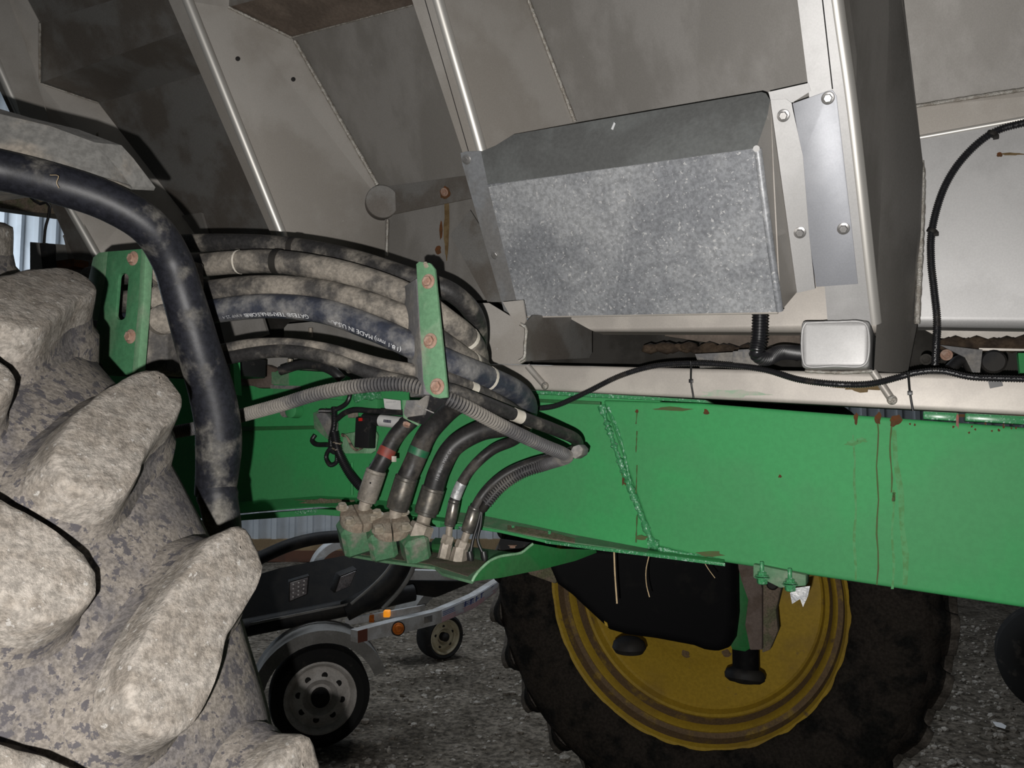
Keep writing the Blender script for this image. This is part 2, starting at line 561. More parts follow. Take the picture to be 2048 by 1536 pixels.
def bolt(parent, c, ax, r, m='bolt_steel', washer=True, name='bolt', h=None, stud=0.0, label=None):
    """hex head with washer (and a stud end) standing on point c"""
    bm = bmesh.new()
    h = h or r * 0.75
    b = 0
    if washer:
        lathe_bm(bm, [(r * 1.45, 0), (r * 1.45, r * 0.18), (r * 1.3, r * 0.25)], c, ax, 20)
        b = r * 0.2
    lathe_bm(bm, [(r, b), (r, b + h * 0.85), (r * 0.82, b + h)], c, ax, 6)
    if stud:
        lathe_bm(bm, [(r * 0.5, b + h), (r * 0.5, b + h + stud * 0.9), (r * 0.38, b + h + stud)], c, ax, 12)
    return link(name, bm2me(bm, 30), m, parent, label=label)


def textmesh(s, size):
    cu = bpy.data.curves.new('t', 'FONT')
    cu.body = s
    cu.size = size
    cu.resolution_u = 2
    o = bpy.data.objects.new('t', cu)
    COL.objects.link(o)
    dg = bpy.context.evaluated_depsgraph_get()
    dg.update()
    me = bpy.data.meshes.new_from_object(o.evaluated_get(dg))
    bpy.data.objects.remove(o)
    return me


def hose_text(parent, path, start, s, size, r, ang=0.0, rev=True, m='print', name='printed_text'):
    """lettering wrapped on a hose; reads against the path direction when rev"""
    me = textmesh(s, size)
    i0 = nearest(path, start)
    st = np.linalg.norm(path[1] - path[0])
    for v in me.vertices:
        t = i0 + (-v.co.x if rev else v.co.x) / st
        t = min(max(t, 0), len(path) - 1.001)
        i = int(t)
        p = path[i] * (1 - (t - i)) + path[i + 1] * (t - i)
        T = V(path[i + 1] - path[i]).normalized()
        tx = -T if rev else T
        n = CAM - V(p)
        n = (n - T * n.dot(T)).normalized()
        ty = n.cross(tx)
        a = ang + v.co.y / r
        v.co = V(p) + (n * math.cos(a) + ty * math.sin(a)) * (r + 0.0006)
    me.update()
    return link(name, me, m, parent)


def flat_text(parent, s, size, o, tx, ty, m='ink', name='printed_text', squeeze=1.0):
    me = textmesh(s, size)
    for v in me.vertices:
        v.co = V(o) + tx * v.co.x * squeeze + ty * v.co.y
    me.update()
    return link(name, me, m, parent)


def weld(parent, P, r, m='weld', name='weld_seam', step=0.006, label=None, jit=0.12):
    path = catmull(P, step)
    rad = [r * (1 + random.uniform(-jit, jit)) for _ in path]
    v, f = sweep(path, rad, 8)
    return link(name, mk(v, f, 60), m, parent, label=label)


def splat(name, px, fn, m, parent, n=18, jag=0.25, label=None, tv=None):
    """a thin irregular patch of stain: px=(cx,cy,rx,ry)"""
    cx, cy, rx, ry = px
    P = []
    for i in range(n):
        t = 2 * math.pi * i / n
        k = 1 + random.uniform(-jag, jag)
        P.append(fn(cx + rx * k * math.cos(t), cy + ry * k * math.sin(t)))
    return slab(name, P, tv if tv is not None else A * 0.0006, m, parent, label=label)


# ================================================================== SETTING
def wall_at(py0=None):
    pass


FLW = 9.0
me = None
bm = bmesh.new()
nx, ny = 150, 150
x0, x1, y0, y1 = -9.0, 9.0, -1.0, 10.6
rng = np.random.RandomState(3)
gv = []
from mathutils import noise as mnoise
for j in range(ny + 1):
    for i in range(nx + 1):
        x = x0 + (x1 - x0) * i / nx
        y = y0 + (y1 - y0) * j / ny
        z = 0.02 * (mnoise.noise(V((x * 2.2, y * 2.2, 0)))) + 0.012 * mnoise.noise(V((x * 7, y * 7, 3)))
        gv.append((x, y, z - 0.02))
gf = [(j * (nx + 1) + i, j * (nx + 1) + i + 1, (j + 1) * (nx + 1) + i + 1, (j + 1) * (nx + 1) + i)
      for j in range(ny) for i in range(nx)]
bm.free()
fl = link('floor', mk(gv, gf, 180), 'gravel')
fl['kind'] = 'structure'
fl['label'] = 'brown gravel and dirt floor of the shed'
fl['category'] = 'floor'

# loose stones: nobody could count them
sv, sf = [], []
ico = bmesh.new()
bmesh.ops.create_icosphere(ico, subdivisions=1, radius=1.0)
iv = [np.array(v.co) for v in ico.verts]
iface = [[v.index for v in f.verts] for f in ico.faces]
ico.free()
for q in range(6500):
    y = 2.6 + 4.2 * random.random() ** 1.3
    x = random.uniform(-0.42, 0.75) * y if q < 5000 else random.uniform(0.3, 0.8) * y
    r = 0.006 + 0.019 * random.random() ** 3
    sx, sy, sz = random.uniform(.7, 1.3), random.uniform(.7, 1.3), random.uniform(.5, .9)
    t = random.uniform(0, 6.28)
    b = len(sv)
    z = 0.02 * (mnoise.noise(V((x * 2.2, y * 2.2, 0)))) + 0.012 * mnoise.noise(V((x * 7, y * 7, 3))) - 0.02
    for v in iv:
        w = v * np.array([sx, sy, sz]) * r * random.uniform(.8, 1.15)
        sv.append((x + w[0] * math.cos(t) - w[1] * math.sin(t), y + w[0] * math.sin(t) + w[1] * math.cos(t), z + w[2] + r * 0.2))
    sf += [tuple(b + i for i in f) for f in iface]
st = link('gravel_stones', mk(sv, sf), 'stone')
st['kind'] = 'stuff'
st['label'] = 'loose grey gravel stones scattered over the dirt floor'
st['category'] = 'gravel'

# far wall of white ribbed sheets
YW = 10.0
wallroot = bpy.data.objects.new('wall_back', None)
COL.objects.link(wallroot)
wallroot.location = (0, YW, 0)
wallroot['kind'] = 'structure'
wallroot['label'] = 'white ribbed sheet metal back wall of the shed'
wallroot['category'] = 'wall'
pw = 0.92
prof = []
for k in range(4):
    b = k * 0.23
    prof += [(b, 0), (b + 0.14, 0), (b + 0.15, -0.05), (b + 0.21, -0.05), (b + 0.22, 0)]
prof.append((0.92, 0))
wv, wf = [], []
for x, y in prof:
    wv += [(x, y, 0.25), (x, y, 8.0)]
wf = [(2 * i, 2 * i + 2, 2 * i + 3, 2 * i + 1) for i in range(len(prof) - 1)]
pm = mk(wv, wf)
pm.materials.append(MATS['wall_white'])
for i in range(20):
    o = bpy.data.objects.new('sheet_panel', pm)
    COL.objects.link(o)
    o.parent = wallroot
    o.location = (-9.2 + i * pw, 0, 0)
bb = box('baseboard_back', V((0, YW - 0.03, 0.20)), V((9.2, 0, 0)), V((0, 0.04, 0)), V((0, 0, 0.07)), 'board_tan')
bb['kind'] = 'structure'
bb['label'] = 'tan timber board along the foot of the white wall'
bb['category'] = 'baseboard'
b2 = box('trim_1', V((0, YW - 0.04, 0.06)), V((9.2, 0, 0)), V((0, 0.05, 0)), V((0, 0, 0.07)), 'board_red')
b2['kind'] = 'structure'
b2['label'] = 'dark red kick board under the tan board at the back wall'
b2['category'] = 'trim'

# ================================================================== NEAR TIRE
RT = 0.93
TC = V((-0.96, 1.16, 0.92))
TROT = Matrix((U, Z, N)).transposed()          # local X = along, Y = up, Z = outwards
tire = thing('tractor_tire', 'huge mud-caked tractor tire with deep lugs at the left foreground', 'tire', TC, rot=TROT)
NL = 28
PT = 360.0 / NL
PHI0 = 29.6


def tire_carcass(prof, seg, nz=0.0):
    v, f = [], []
    n = len(prof)
    for i in range(seg):
        t = 2 * math.pi * i / seg
        for w, r in prof:
            rr = r + nz * mnoise.noise(V((math.cos(t) * 9, math.sin(t) * 9, w * 14)))
            v.append((rr * math.cos(t), rr * math.sin(t), w))
    for i in range(seg):
        k = (i + 1) % seg
        for j in range(n - 1):
            f.append((i * n + j, k * n + j, k * n + j + 1, i * n + j + 1))
    return mk(v, f, 180)


def resample(P, n):
    P = np.array(P + [P[0]], float)
    L = np.r_[0, np.cumsum(np.linalg.norm(np.diff(P * np.array([1, 0.0162]), axis=0), axis=1))]
    s = np.linspace(0, L[-1], n, endpoint=False)
    Q = np.stack([np.interp(s, L, P[:, i]) for i in range(2)], 1)
    for _ in range(2):
        Q = 0.25 * np.roll(Q, 1, 0) + 0.5 * Q + 0.25 * np.roll(Q, -1, 0)
    return Q


def lug_mesh(outline, R_, base, spread, n=56, mirror=None, seed=0):
    """outline of (w, degrees) -> a raised lug with rounded shoulders and a flared foot"""
    Q = resample(outline, n)
    if mirror is not None:
        Q = Q[::-1].copy()
        Q[:, 0] = mirror - Q[:, 0]
    m = R_ * math.pi / 180
    X = np.stack([Q[:, 0], Q[:, 1] * m], 1)
    tg = np.roll(X, -1, 0) - np.roll(X, 1, 0)
    tg /= np.linalg.norm(tg, axis=1)[:, None]
    nr = np.stack([tg[:, 1], -tg[:, 0]], 1)
    ctr = X.mean(0)
    if ((X - ctr) * nr).sum() < 0:
        nr = -nr
    for _ in range(3):
        nr = 0.25 * np.roll(nr, 1, 0) + 0.5 * nr + 0.25 * np.roll(nr, -1, 0)
    rs = np.random.RandomState(seed)
    jit = np.convolve(np.r_[rs.uniform(-1, 1, n), rs.uniform(-1, 1, n)], np.ones(3) / 3, 'same')[:n] * 0.0022
    h = R_ - base
    rings = [(-0.030, 0.0), (-0.016, 0.0), (-0.006, -0.0002), (-0.0012, -0.0014), (0.0006, -0.005), (0.003, -0.014),
             (0.007, -0.6 * h), (0.014, -0.86 * h), (0.024, -h + 0.001), (0.030 + spread, -h - 0.035)]
    v, f = [], []
    for k, (off, dr) in enumerate(rings):
        Y = X + nr * (off + (jit[:, None] if k > 1 else 0))
        if off < -0.004:
            # pull towards the spine, never past it
            Y = X + (ctr - X) * 0 + nr * off
        for q in range(n):
            r = R_ + dr + 0.0009 * rs.uniform(-1, 1) * (k < 7)
            a = Y[q, 1] / R_
            v.append((r * math.cos(a), r * math.sin(a), -Y[q, 0]))
    for k in range(len(rings) - 1):
        for q in range(n):
            p = (q + 1) % n
            f.append((k * n + q, k * n + p, (k + 1) * n + p, (k + 1) * n + q))
    f.append(tuple(range(n)))
    bm = bmesh.new()
    me_ = mk(v, f)
    bm.from_mesh(me_)
    bm.faces.ensure_lookup_table()
    for i, fc in enumerate(bm.faces):
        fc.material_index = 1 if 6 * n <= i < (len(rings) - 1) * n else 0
    bmesh.ops.triangulate(bm, faces=[fc for fc in bm.faces if len(fc.verts) > 4])
    return bm2me(bm, 55)


LUG = [(-.012, 3.0), (-.003, 2.2), (0.000, 0.0), (-.022, -1.5), (-.052, -2.8), (-.076, -4.2), (-.098, -5.9), (-.115, -7.1),
       (-.132, -7.7), (-.160, -7.4), (-.177, -6.3), (-.176, -4.8), (-.158, -3.2), (-.130, -1.4), (-.083, .9), (-.042, 2.5)]
prof = [(0.10, 0.58), (0.085, 0.66), (0.06, 0.74), (0.015, 0.82), (-0.008, 0.852)]
carc = [(-0.050, 0.60), (-0.072, 0.68), (-0.068, 0.76), (-0.045, 0.825), (-0.012, 0.852), (0.03, 0.866), (0.09, 0.876),
        (0.175, 0.879), (0.26, 0.876), (0.32, 0.866), (0.362, 0.852), (0.395, 0.825), (0.418, 0.76), (0.42, 0.68), (0.40, 0.60)]
cm = tire_carcass(carc, 220, 0.006)
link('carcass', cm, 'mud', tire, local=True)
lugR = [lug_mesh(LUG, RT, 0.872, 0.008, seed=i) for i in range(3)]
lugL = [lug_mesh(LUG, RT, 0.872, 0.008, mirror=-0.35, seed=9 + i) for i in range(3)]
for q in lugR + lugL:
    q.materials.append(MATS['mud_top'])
    q.materials.append(MATS['mud'])  # darker mud on the flanks, shading contrast put into colour
for k in range(NL):
    for side, ms, off in ((0, lugR, 0.0), (1, lugL, PT / 2 + 0.3)):
        o = bpy.data.objects.new('lug', ms[k % 3])
        COL.objects.link(o)
        o.parent = tire
        o.rotation_euler = (0, 0, math.radians(PHI0 + off + k * PT))
# dished wheel disc inside the tire
bm = bmesh.new()
lathe_bm(bm, [(0.60, -0.045), (0.57, -0.04), (0.55, 0.02), (0.50, 0.05), (0.30, 0.09), (0.12, 0.16), (0.12, 0.30), (0.50, 0.33), (0.55, 0.36), (0.60, 0.39)], V((0, 0, 0)), V((0, 0, 1)), 48)
link('rim', bm2me(bm), 'yellow', tire, local=True, label='yellow steel rim')

# ================================================================== HOPPER
hop = thing('stainless_hopper', 'big stainless steel hopper with slanted ribs above the green frame', 'hopper', V((0.2, 2.2, 2.3)))
EW = -0.26     # how far the hopper wall lies behind the rib faces
TK = 0.004


def quadstrip(name, Apts, Bpts, m, parent=hop, thick=TK, label=None):
    """sheet between two polylines with a little thickness"""
    bm = bmesh.new()
    n = len(Apts)
    va = [bm.verts.new(p) for p in Apts]
    vb = [bm.verts.new(p) for p in Bpts]
    for i in range(n - 1):
        bm.faces.new((va[i], va[i + 1], vb[i + 1], vb[i]))
    bmesh.ops.recalc_face_normals(bm, faces=bm.faces)
    fn = sum((f.normal for f in bm.faces), V((0, 0, 0)))
    ctr = sum((v.co for v in bm.verts), V((0, 0, 0))) / len(bm.verts)
    if fn.dot(CAM - ctr) < 0:
        bmesh.ops.reverse_faces(bm, faces=bm.faces)
        fn = -fn
    fn.normalize()
    ret = bmesh.ops.extrude_face_region(bm, geom=list(bm.faces))
    for g in ret['geom']:
        if isinstance(g, bmesh.types.BMVert):
            g.co -= fn * thick
    return link(name, bm2me(bm, 35), m, parent, label=label)


def ext(a, b, k):
    """extend segment a->b beyond a by factor k"""
    return a + (a - b) * k


def rib(left, bend, wl, mf='steel', mw='steel', crease=None, up=0.6, web=True):
    """one pressed rib: flange strip, rounded bend, web going in to the weld"""
    L = pts(left, fs(0))
    B = pts(bend, fs(0))
    L = [ext(L[0], L[-1], up)] + L
    B = [ext(B[0], B[-1], up)] + B
    w = []
    if wl:
        w = pts(wl, fs(EW))
        w = [ext(w[0], w[-1], up)] + w
    n = max(len(L), len(B))
    rt = thing_part('rib', hop)
    fl_ = quadstrip('flange', L, B, mf, rt)
    # rounded bend as a slim half tube, its highlight put into a paler metal
    tube('bend', [p - NS * 0.0135 - U * .004 for p in B], 0.0145, 'edge', rt, step=0.03, seg=20)
    if web and wl:
        m2 = [B[0]] + B[1:]
        if len(w) != len(m2):
            # resample both
            w = resamp(w, 4)
            m2 = resamp(m2, 4)
        quadstrip('web', [p + U * 0.0005 - NS * 0.004 for p in m2], w, mw, rt)
    if crease:
        Cc = pts(crease, fs(0.0012))
        Cc = [ext(Cc[0], Cc[-1], up)] + Cc
        tube('joint_line', Cc, 0.0011, 'black', rt, step=0.05, seg=6)
    return rt


def resamp(P, n):
    P = np.array([tuple(p) for p in P])
    L = np.r_[0, np.cumsum(np.linalg.norm(np.diff(P, axis=0), axis=1))]
    s = np.linspace(0, L[-1], n)
    return [V([np.interp(t, L, P[:, i]) for i in range(3)]) for t in s]


def thing_part(name, parent):
    o = bpy.data.objects.new(name, None)
    COL.objects.link(o)
    o.parent = parent
    o.empty_display_size = 0.03
    return o


W1 = [(590, 82), (755, 370)]
W2 = [(1055, 0), (1150, 243), (1225, 440)]
W3 = [(1808, 0), (1832, 200), (1850, 330)]
r1 = rib([(337, 0), (546, 478)], [(369, 0), (562, 478)], None, mf='steel')
r2 = rib([(824, 0), (925, 305), (1006, 606)], [(872, 0), (960, 303), (1040, 606)], W2, crease=[(850, 0), (937, 303)])
r3 = rib([(1595, 0), (1617, 178), (1650, 580), (1655, 640)], [(1674, 0), (1702, 200), (1742, 560), (1752, 650)], None, mf='steel_light', crease=[(1645, 0), (1665, 178)])
r0 = rib([(-40, 95), (50, 290), (150, 520)], [(-30, 90), (60, 283), (192, 520)], None, mf='steel_dark')

# webs (faces of the ribs turned to the viewer)
b1 = [S(369, 0, -.006), S(430, 148, -.006), S(562, 478, -.006)]
top1 = ext(b1[0], b1[2], 0.6)
slab('rib_web', [b1[0], b1[2], S(615, 610, -.006), S(775, 610, EW), S(772, 470, EW), S(770, 420, EW), S(755, 370, EW), S(583, 75, EW), S(457, 14, EW * .6), S(478, -280, EW * .6), top1],
     A * 0.004, 'steel', hop, label='light grey rib side with two small holes')
b0 = [S(-30, 90, -.006), S(60, 283, -.006), S(192, 520, -.006)]
slab('rib_web', [ext(b0[0], b0[2], .6), b0[0], b0[1], b0[2], S(420, 560, EW), S(400, 470, EW), S(197, 206, EW), S(80, 166, EW * .55), S(80, 45, EW * .5), S(-50, -200, EW * .45)],
     A * 0.004, 'steel', hop, label='light brown end plate of the hopper')
b3 = [S(1674, 0, -.006), S(1702, 200, -.006), S(1742, 560, -.006), S(1753, 650, -.006)]
slab('rib_web', [ext(b3[0], b3[3], .6), b3[0], b3[1], b3[2], b3[3], R(1748, 742, 0.0), R(1815, 748, -.12), R(1836, 640, -.14), S(1846, 330, EW * .6), S(1824, 275, EW * .75), S(1832, 205, EW), S(1808, 0, EW), S(1765, -280, EW)],
     A * 0.004, 'steel_dull', hop, label='dark grey rib side beside the welded wall')
for q in ((475, 118), (586, 159)):
    p = hit(q[0], q[1], b1[0], (b1[2] - b1[0]).cross(S(755, 370, EW) - b1[0]))
    nn = (b1[2] - b1[0]).cross(S(755, 370, EW) - b1[0]).normalized()
    if nn.dot(CAM - p) < 0:
        nn = -nn
    lathe('hole', [(0.0055, 0), (0.0055, 0.003)], p, nn, 'black', hop, seg=14)

# deep wall panels, shelves above
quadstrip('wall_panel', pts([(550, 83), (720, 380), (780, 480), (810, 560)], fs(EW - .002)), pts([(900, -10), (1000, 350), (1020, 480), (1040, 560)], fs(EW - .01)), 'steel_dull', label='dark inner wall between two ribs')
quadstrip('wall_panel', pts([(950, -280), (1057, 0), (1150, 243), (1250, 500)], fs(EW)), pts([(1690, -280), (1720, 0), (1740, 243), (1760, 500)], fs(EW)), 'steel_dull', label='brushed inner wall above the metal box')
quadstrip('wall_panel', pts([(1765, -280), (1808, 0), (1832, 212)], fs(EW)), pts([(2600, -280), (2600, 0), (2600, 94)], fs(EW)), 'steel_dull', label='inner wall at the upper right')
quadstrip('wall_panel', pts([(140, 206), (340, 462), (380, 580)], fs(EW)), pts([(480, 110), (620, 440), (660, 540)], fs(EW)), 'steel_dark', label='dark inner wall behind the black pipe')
# shelf + upright wall above, bay 1
quadstrip('shelf_plate', [S(583, 75, EW), S(900, -12, EW)], [S(457, 14, EW * .6), S(850, -90, EW * .6)], 'shelf_brown', label='shelf plate with a brown reflection in its colour')
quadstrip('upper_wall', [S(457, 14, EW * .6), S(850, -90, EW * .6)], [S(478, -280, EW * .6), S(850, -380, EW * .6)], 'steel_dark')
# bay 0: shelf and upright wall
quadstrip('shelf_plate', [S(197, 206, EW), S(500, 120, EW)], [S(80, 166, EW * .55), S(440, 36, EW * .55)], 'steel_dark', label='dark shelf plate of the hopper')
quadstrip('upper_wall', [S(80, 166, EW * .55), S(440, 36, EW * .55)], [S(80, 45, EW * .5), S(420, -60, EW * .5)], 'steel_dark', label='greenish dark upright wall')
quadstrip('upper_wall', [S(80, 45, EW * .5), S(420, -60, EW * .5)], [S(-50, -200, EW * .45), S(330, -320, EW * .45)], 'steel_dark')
weld(hop, [S(80, 166, EW * .55 + .006), S(80, 45, EW * .5 + .006)], 0.004)
weld(hop, [S(80, 166, EW * .55 + .006), S(197, 206, EW + .006)], 0.003)
weld(hop, [S(457, 14, EW * .6 + .006), S(583, 75, EW + .006)], 0.0045)
weld(hop, [S(583, 75, EW + .006), S(845, 5, EW + .006)], 0.0025)
weld(hop, pts(W1, fs(EW + .006)), 0.0062, label='pale weld bead')
weld(hop, [S(1057, 0, EW + .006), S(1100, 112, EW + .006), S(1150, 243, EW + .006)], 0.0052, label='pale weld bead')
weld(hop, [S(1832, 212, EW + .008), S(2600, 94, EW + .008)], 0.0045, label='pale weld bead')
# rounded boss, its strip and the lower skirt in bay 1
sk = -.16
quadstrip('strip', pts([(752, 376), (940, 350)], fs(EW + .01)), pts([(770, 432), (950, 395)], fs(EW + .04)), 'steel_dark')
lathe('round_boss', [(0.047, -.03), (0.047, 0.006), (0.045, 0.008)], S(764, 404, EW + .045), (N * .75 + U * .66 + Z * -.1), 'steel_dark', hop, seg=40, label='dark round cover plate')
quadstrip('skirt', [S(770, 430, EW + .035), S(960, 392, EW + .035)], [W(770, 600, 2.15), W(1012, 600, 2.02)], 'steel_dull', label='inner skirt with rust streaks')
weld(hop, [W(775, 440, 2.155), W(773, 512, 2.145)], 0.0045, label='pale weld bead')
bolt(hop, S(889, 384, EW + .035), NS, 0.008, 'rust_bolt')


def on_skirt(x, y):
    p, q, r = S(770, 430, EW + .035), S(960, 392, EW + .035), W(1012, 600, 2.02)
    n = (q - p).cross(r - p).normalized()
    if n.dot(CAM - p) < 0:
        n = -n
    return hit(x, y, p + n * .0015, n)


splat('rust_streak', (893, 452, 5, 70), on_skirt, 'stain_brown', hop, 20, .2)
splat('rust_streak', (882, 460, 3, 20), on_skirt, 'rust', hop, 12, .2)
splat('rust_streak', (876, 500, 6, 9), on_skirt, 'rust', hop, 12, .3)
splat('rust_ring', (889, 386, 10, 12), lambda x, y: S(x, y, EW + .0355), 'rust', hop, 16, .2)
bolt(hop, S(196, 270, EW * .35), N - U * .4, .006, 'zinc')
slab('foot_plate', [S(348, 434, EW + .01), S(402, 425, EW + .01), S(415, 470, EW + .01), S(370, 470, EW + .01)], A * .01, 'steel_dull', hop)
# lower cross wall left of the metal box
slab('skirt', [W(975, 604, 2.0), W(1016, 604, 1.98), W(1016, 540, 1.98), W(940, 420, 2.03), W(900, 470, 2.06)], A * .004, 'steel_dark', hop)
# bay 2 skirt under the box, bay 3 skirt with rolled bottom edge
SK = -.10


def skirt_mesh(name, tl, tr, bl, br, o, m, label):
    a_, b_ = R(*tl, o), R(*tr, o)
    c2, d2 = R(*bl, o), R(*br, o)
    up1, up2 = (a_ - c2).normalized(), (b_ - d2).normalized()
    v, f = [], []
    prof_ = []
    for k in range(9):
        t = math.pi * 0.62 * k / 8
        prof_.append((0.02 * (1 - math.sin(t)) - 0.0, 0.02 * (1 - math.cos(t))))
    for (top, bot, up) in ((a_, c2, up1), (b_, d2, up2)):
        v.append(top)
        for h, dpt in prof_:
            v.append(bot + up * h + A * dpt)
        v.append(v[-1] + A * .05)
    n = len(prof_) + 2
    for i in range(n - 1):
        f.append((i, i + 1, n + i + 1, n + i))
    return link(name, mk(v, f, 60), m, hop, label=label)


skirt_mesh('skirt', (1000, 560), (1740, 520), (1185, 662), (1760, 664), SK, 'steel_cream', 'cream lower edge under the metal box')
skirt_mesh('skirt', (1834, 276), (2600, 139), (1836, 652), (2600, 662), SK, 'steel_light', 'bright lower skirt at the right')
quadstrip('strip', [S(1832, 214, EW), S(2600, 94, EW)], [R(1832, 276, SK), R(2600, 139, SK)], 'steel', label='bent strip above the bright skirt')
tube('bend', [R(1826, 278, SK - .003), R(2600, 139, SK - .003)], 0.006, 'edge', hop, step=.1)
weld(hop, [R(1842, 322, SK + .012), R(1845, 360, SK + .008), R(1842, 480, SK + .006), R(1836, 600, SK + .004), R(1834, 648, SK)], 0.0062, label='rounded weld bead')
splat('rust_mark', (2020, 308, 26, 2.5), fr(SK + .001), 'stain_brown', hop, 16, .3)
splat('rust_mark', (1999, 309, 7, 5), fr(SK + .0015), 'rust', hop, 12, .3)
# under-structure: cross tubes, dark sheet added to hide the wall, cream rear strips, dirt
slab('dark_backing', [W(980, 640, 2.35), W(2200, 636, 1.9), W(2200, 780, 1.9), W(980, 790, 2.35)], A * .01, 'dark_void', hop, label='added dark sheet under the hopper, shade in its colour')
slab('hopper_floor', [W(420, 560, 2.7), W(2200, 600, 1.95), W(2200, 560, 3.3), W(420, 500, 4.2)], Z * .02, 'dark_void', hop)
slab('rear_strip', [W(1330, 664, 2.0), W(1600, 668, 1.9), W(1600, 694, 1.9), W(1460, 692, 1.95), W(1330, 672, 2.0)], A * .01, 'shelf_brown', hop, label='cream rear strip seen in the gap')
slab('rear_strip', [W(1850, 660, 1.72), W(2060, 662, 1.62), W(2060, 690, 1.62), W(1880, 676, 1.7)], A * .01, 'steel_cream', hop, label='cream rear strip behind the conduit')
slab('rear_strip', [W(1958, 696, 1.62), W(2060, 698, 1.58), W(2060, 702, 1.58), W(1958, 701, 1.62)], A * .004, 'steel_cream', hop)


def clods(name, q, d0, d1, n, m, parent, rr=(.006, .018)):
    bm = bmesh.new()
    for i in range(n):
        t = random.random()
        x = q[0] + (q[2] - q[0]) * t
        y = q[1] + (q[3] - q[1]) * t + random.uniform(-q[4], q[4])
        p = W(x, y, d0 + (d1 - d0) * t)
        r = random.uniform(*rr)
        mt = Matrix.Translation(p) @ Matrix.Diagonal((r * 1.5, r, r * .8, 1))
        bmesh.ops.create_icosphere(bm, subdivisions=1, radius=1.0, matrix=mt)
    o = link(name, bm2me(bm, 60), m, parent)
    o['kind'] = 'stuff'
    return o


clods('caked_dirt', (1300, 694, 1600, 706, 6), 1.93, 1.83, 90, 'soil', hop)
clods('caked_dirt', (1890, 690, 2060, 690, 9), 1.67, 1.6, 90, 'soil', hop)

slab('dark_backing', [W(196, 480, 2.9), W(400, 470, 2.8), W(1080, 520, 2.45), W(1000, 800, 2.5), W(196, 800, 2.9)], A * .01, 'dark_void', hop, label='added dark sheet behind the hoses, shade in its colour')  # dark sheet added in place of shade between the hoses
# left cross tube end
xt = thing_part('cross_tube', hop)
slab('end_cap', [W(978, 606, 1.80), W(1050, 650, 1.76), W(1050, 722, 1.76), W(1040, 728, 1.765), W(960, 728, 1.81), W(955, 606, 1.815)], A * .006, 'steel', xt)
slab('tube_side', [W(1050, 648, 1.762), W(1066, 630, 1.79), W(1184, 634, 2.05), W(1184, 706, 2.05), W(1178, 716, 2.05), W(1050, 722, 1.762)], V((-.004, .004, 0)), 'steel_dark', xt, label='dark brownish tube side')  # drawn in a darker steel tone than the end cap
weld(xt, [W(1040, 648, 1.755), W(1051, 655, 1.753), W(1050, 690, 1.753), W(1048, 715, 1.753), W(1038, 722, 1.755)], 0.0042)
weld(xt, [W(1184, 634, 2.04), W(1184, 660, 2.04)], 0.004)
slab('upper_tab', [W(1005, 604, 1.79), W(1046, 600, 1.77), W(1052, 640, 1.765), W(1048, 652, 1.765), W(1030, 648, 1.77)], A * .006, 'steel', xt)
# right cross tube: closed square end
xt2 = thing_part('cross_tube', hop)
e0, e1, e2, e3 = R(1602, 641, .05), R(1740, 641, .05), R(1738, 736, .05), R(1602, 736, .05)
bm = bmesh.new()
slab_bm(bm, [e0, e1, e2, e3], A * .30)
bmesh.ops.recalc_face_normals(bm, faces=bm.faces)
bevel(bm, 0.011, 4)
link('end_cap', bm2me(bm, 35), 'steel_light', xt2, label='bright closed square tube end')
wpth = [R(x, y, .052) for x, y in ((1612, 646), (1670, 644), (1728, 646), (1736, 660), (1734, 722), (1724, 732), (1670, 732), (1612, 732), (1606, 720), (1606, 656), (1612, 646))]
weld(xt2, wpth, 0.0026, 'steel_light', 'rim_bead')
weld(xt2, [R(1610, 742, .03), R(1680, 745, .03), R(1745, 742, .03)], 0.004)

# long stainless rail lying on the green frame, with diagonal rods and weld lines
srl = thing('stainless_rail', 'long bright stainless tube lying on top of the green frame', 'rail', R(1500, 770, 0))


def rbox(name, tl, tr, br, bl, o, depth, m, parent, bev, label=None):
    bm = bmesh.new()
    slab_bm(bm, [R(*tl, o), R(*tr, o), R(*br, o), R(*bl, o)], A * depth)
    bmesh.ops.recalc_face_normals(bm, faces=bm.faces)
    bevel(bm, bev, 4)
    return link(name, bm2me(bm, 35), m, parent, label=label)


rbox('tube_body', (900, 725), (2900, 771), (2900, 874), (900, 771), 0.0, .075, 'steel_cream', srl, .010)
for (x0_, y0_, x1_, y1_) in ((1055, 732, 1090, 772), (1745, 742, 1784, 800)):
    tube('gusset_rod', [R(x0_, y0_, .012), R(x1_, y1_, .008)], 0.0075, 'steel', srl, step=.02, seg=14)
    lathe('rod_end', [(0.0095, 0), (0.0085, .004), (.004, .007)], R(x1_, y1_, .014), N, 'weld', srl, seg=16)
splat('heat_stain', (1720, 775, 45, 9), fr(.0012), 'stain_brown', srl, 20, .4, label='brown heat stain')
splat('rust_edge', (1960, 832, 95, 4), fr(.0012), 'rust', srl, 24, .4)
splat('paint_smear', (1470, 787, 70, 7), fr(.0012), 'smear', srl, 18, .4, label='green paint smear')

# ================================================================== GREEN FRAME RAIL
rail = thing('green_frame_rail', 'long green painted steel frame rail running across the picture', 'frame', R(1500, 960, 0))
# right: deep box beam with rounded lower edge
bm = bmesh.new()
slab_bm(bm, [R(1205, 800, .012), R(1400, 806, .012), R(1600, 822, .012), R(2900, 917, .012), R(2900, 1358, .012), R(2048, 1216, .012), R(1600, 1148, .012), R(1440, 1124, .012), R(1308, 1092, .012)], A * .14)
bmesh.ops.recalc_face_normals(bm, faces=bm.faces)
bevel(bm, 0.009, 4)
link('box_beam', bm2me(bm, 35), 'green', rail)
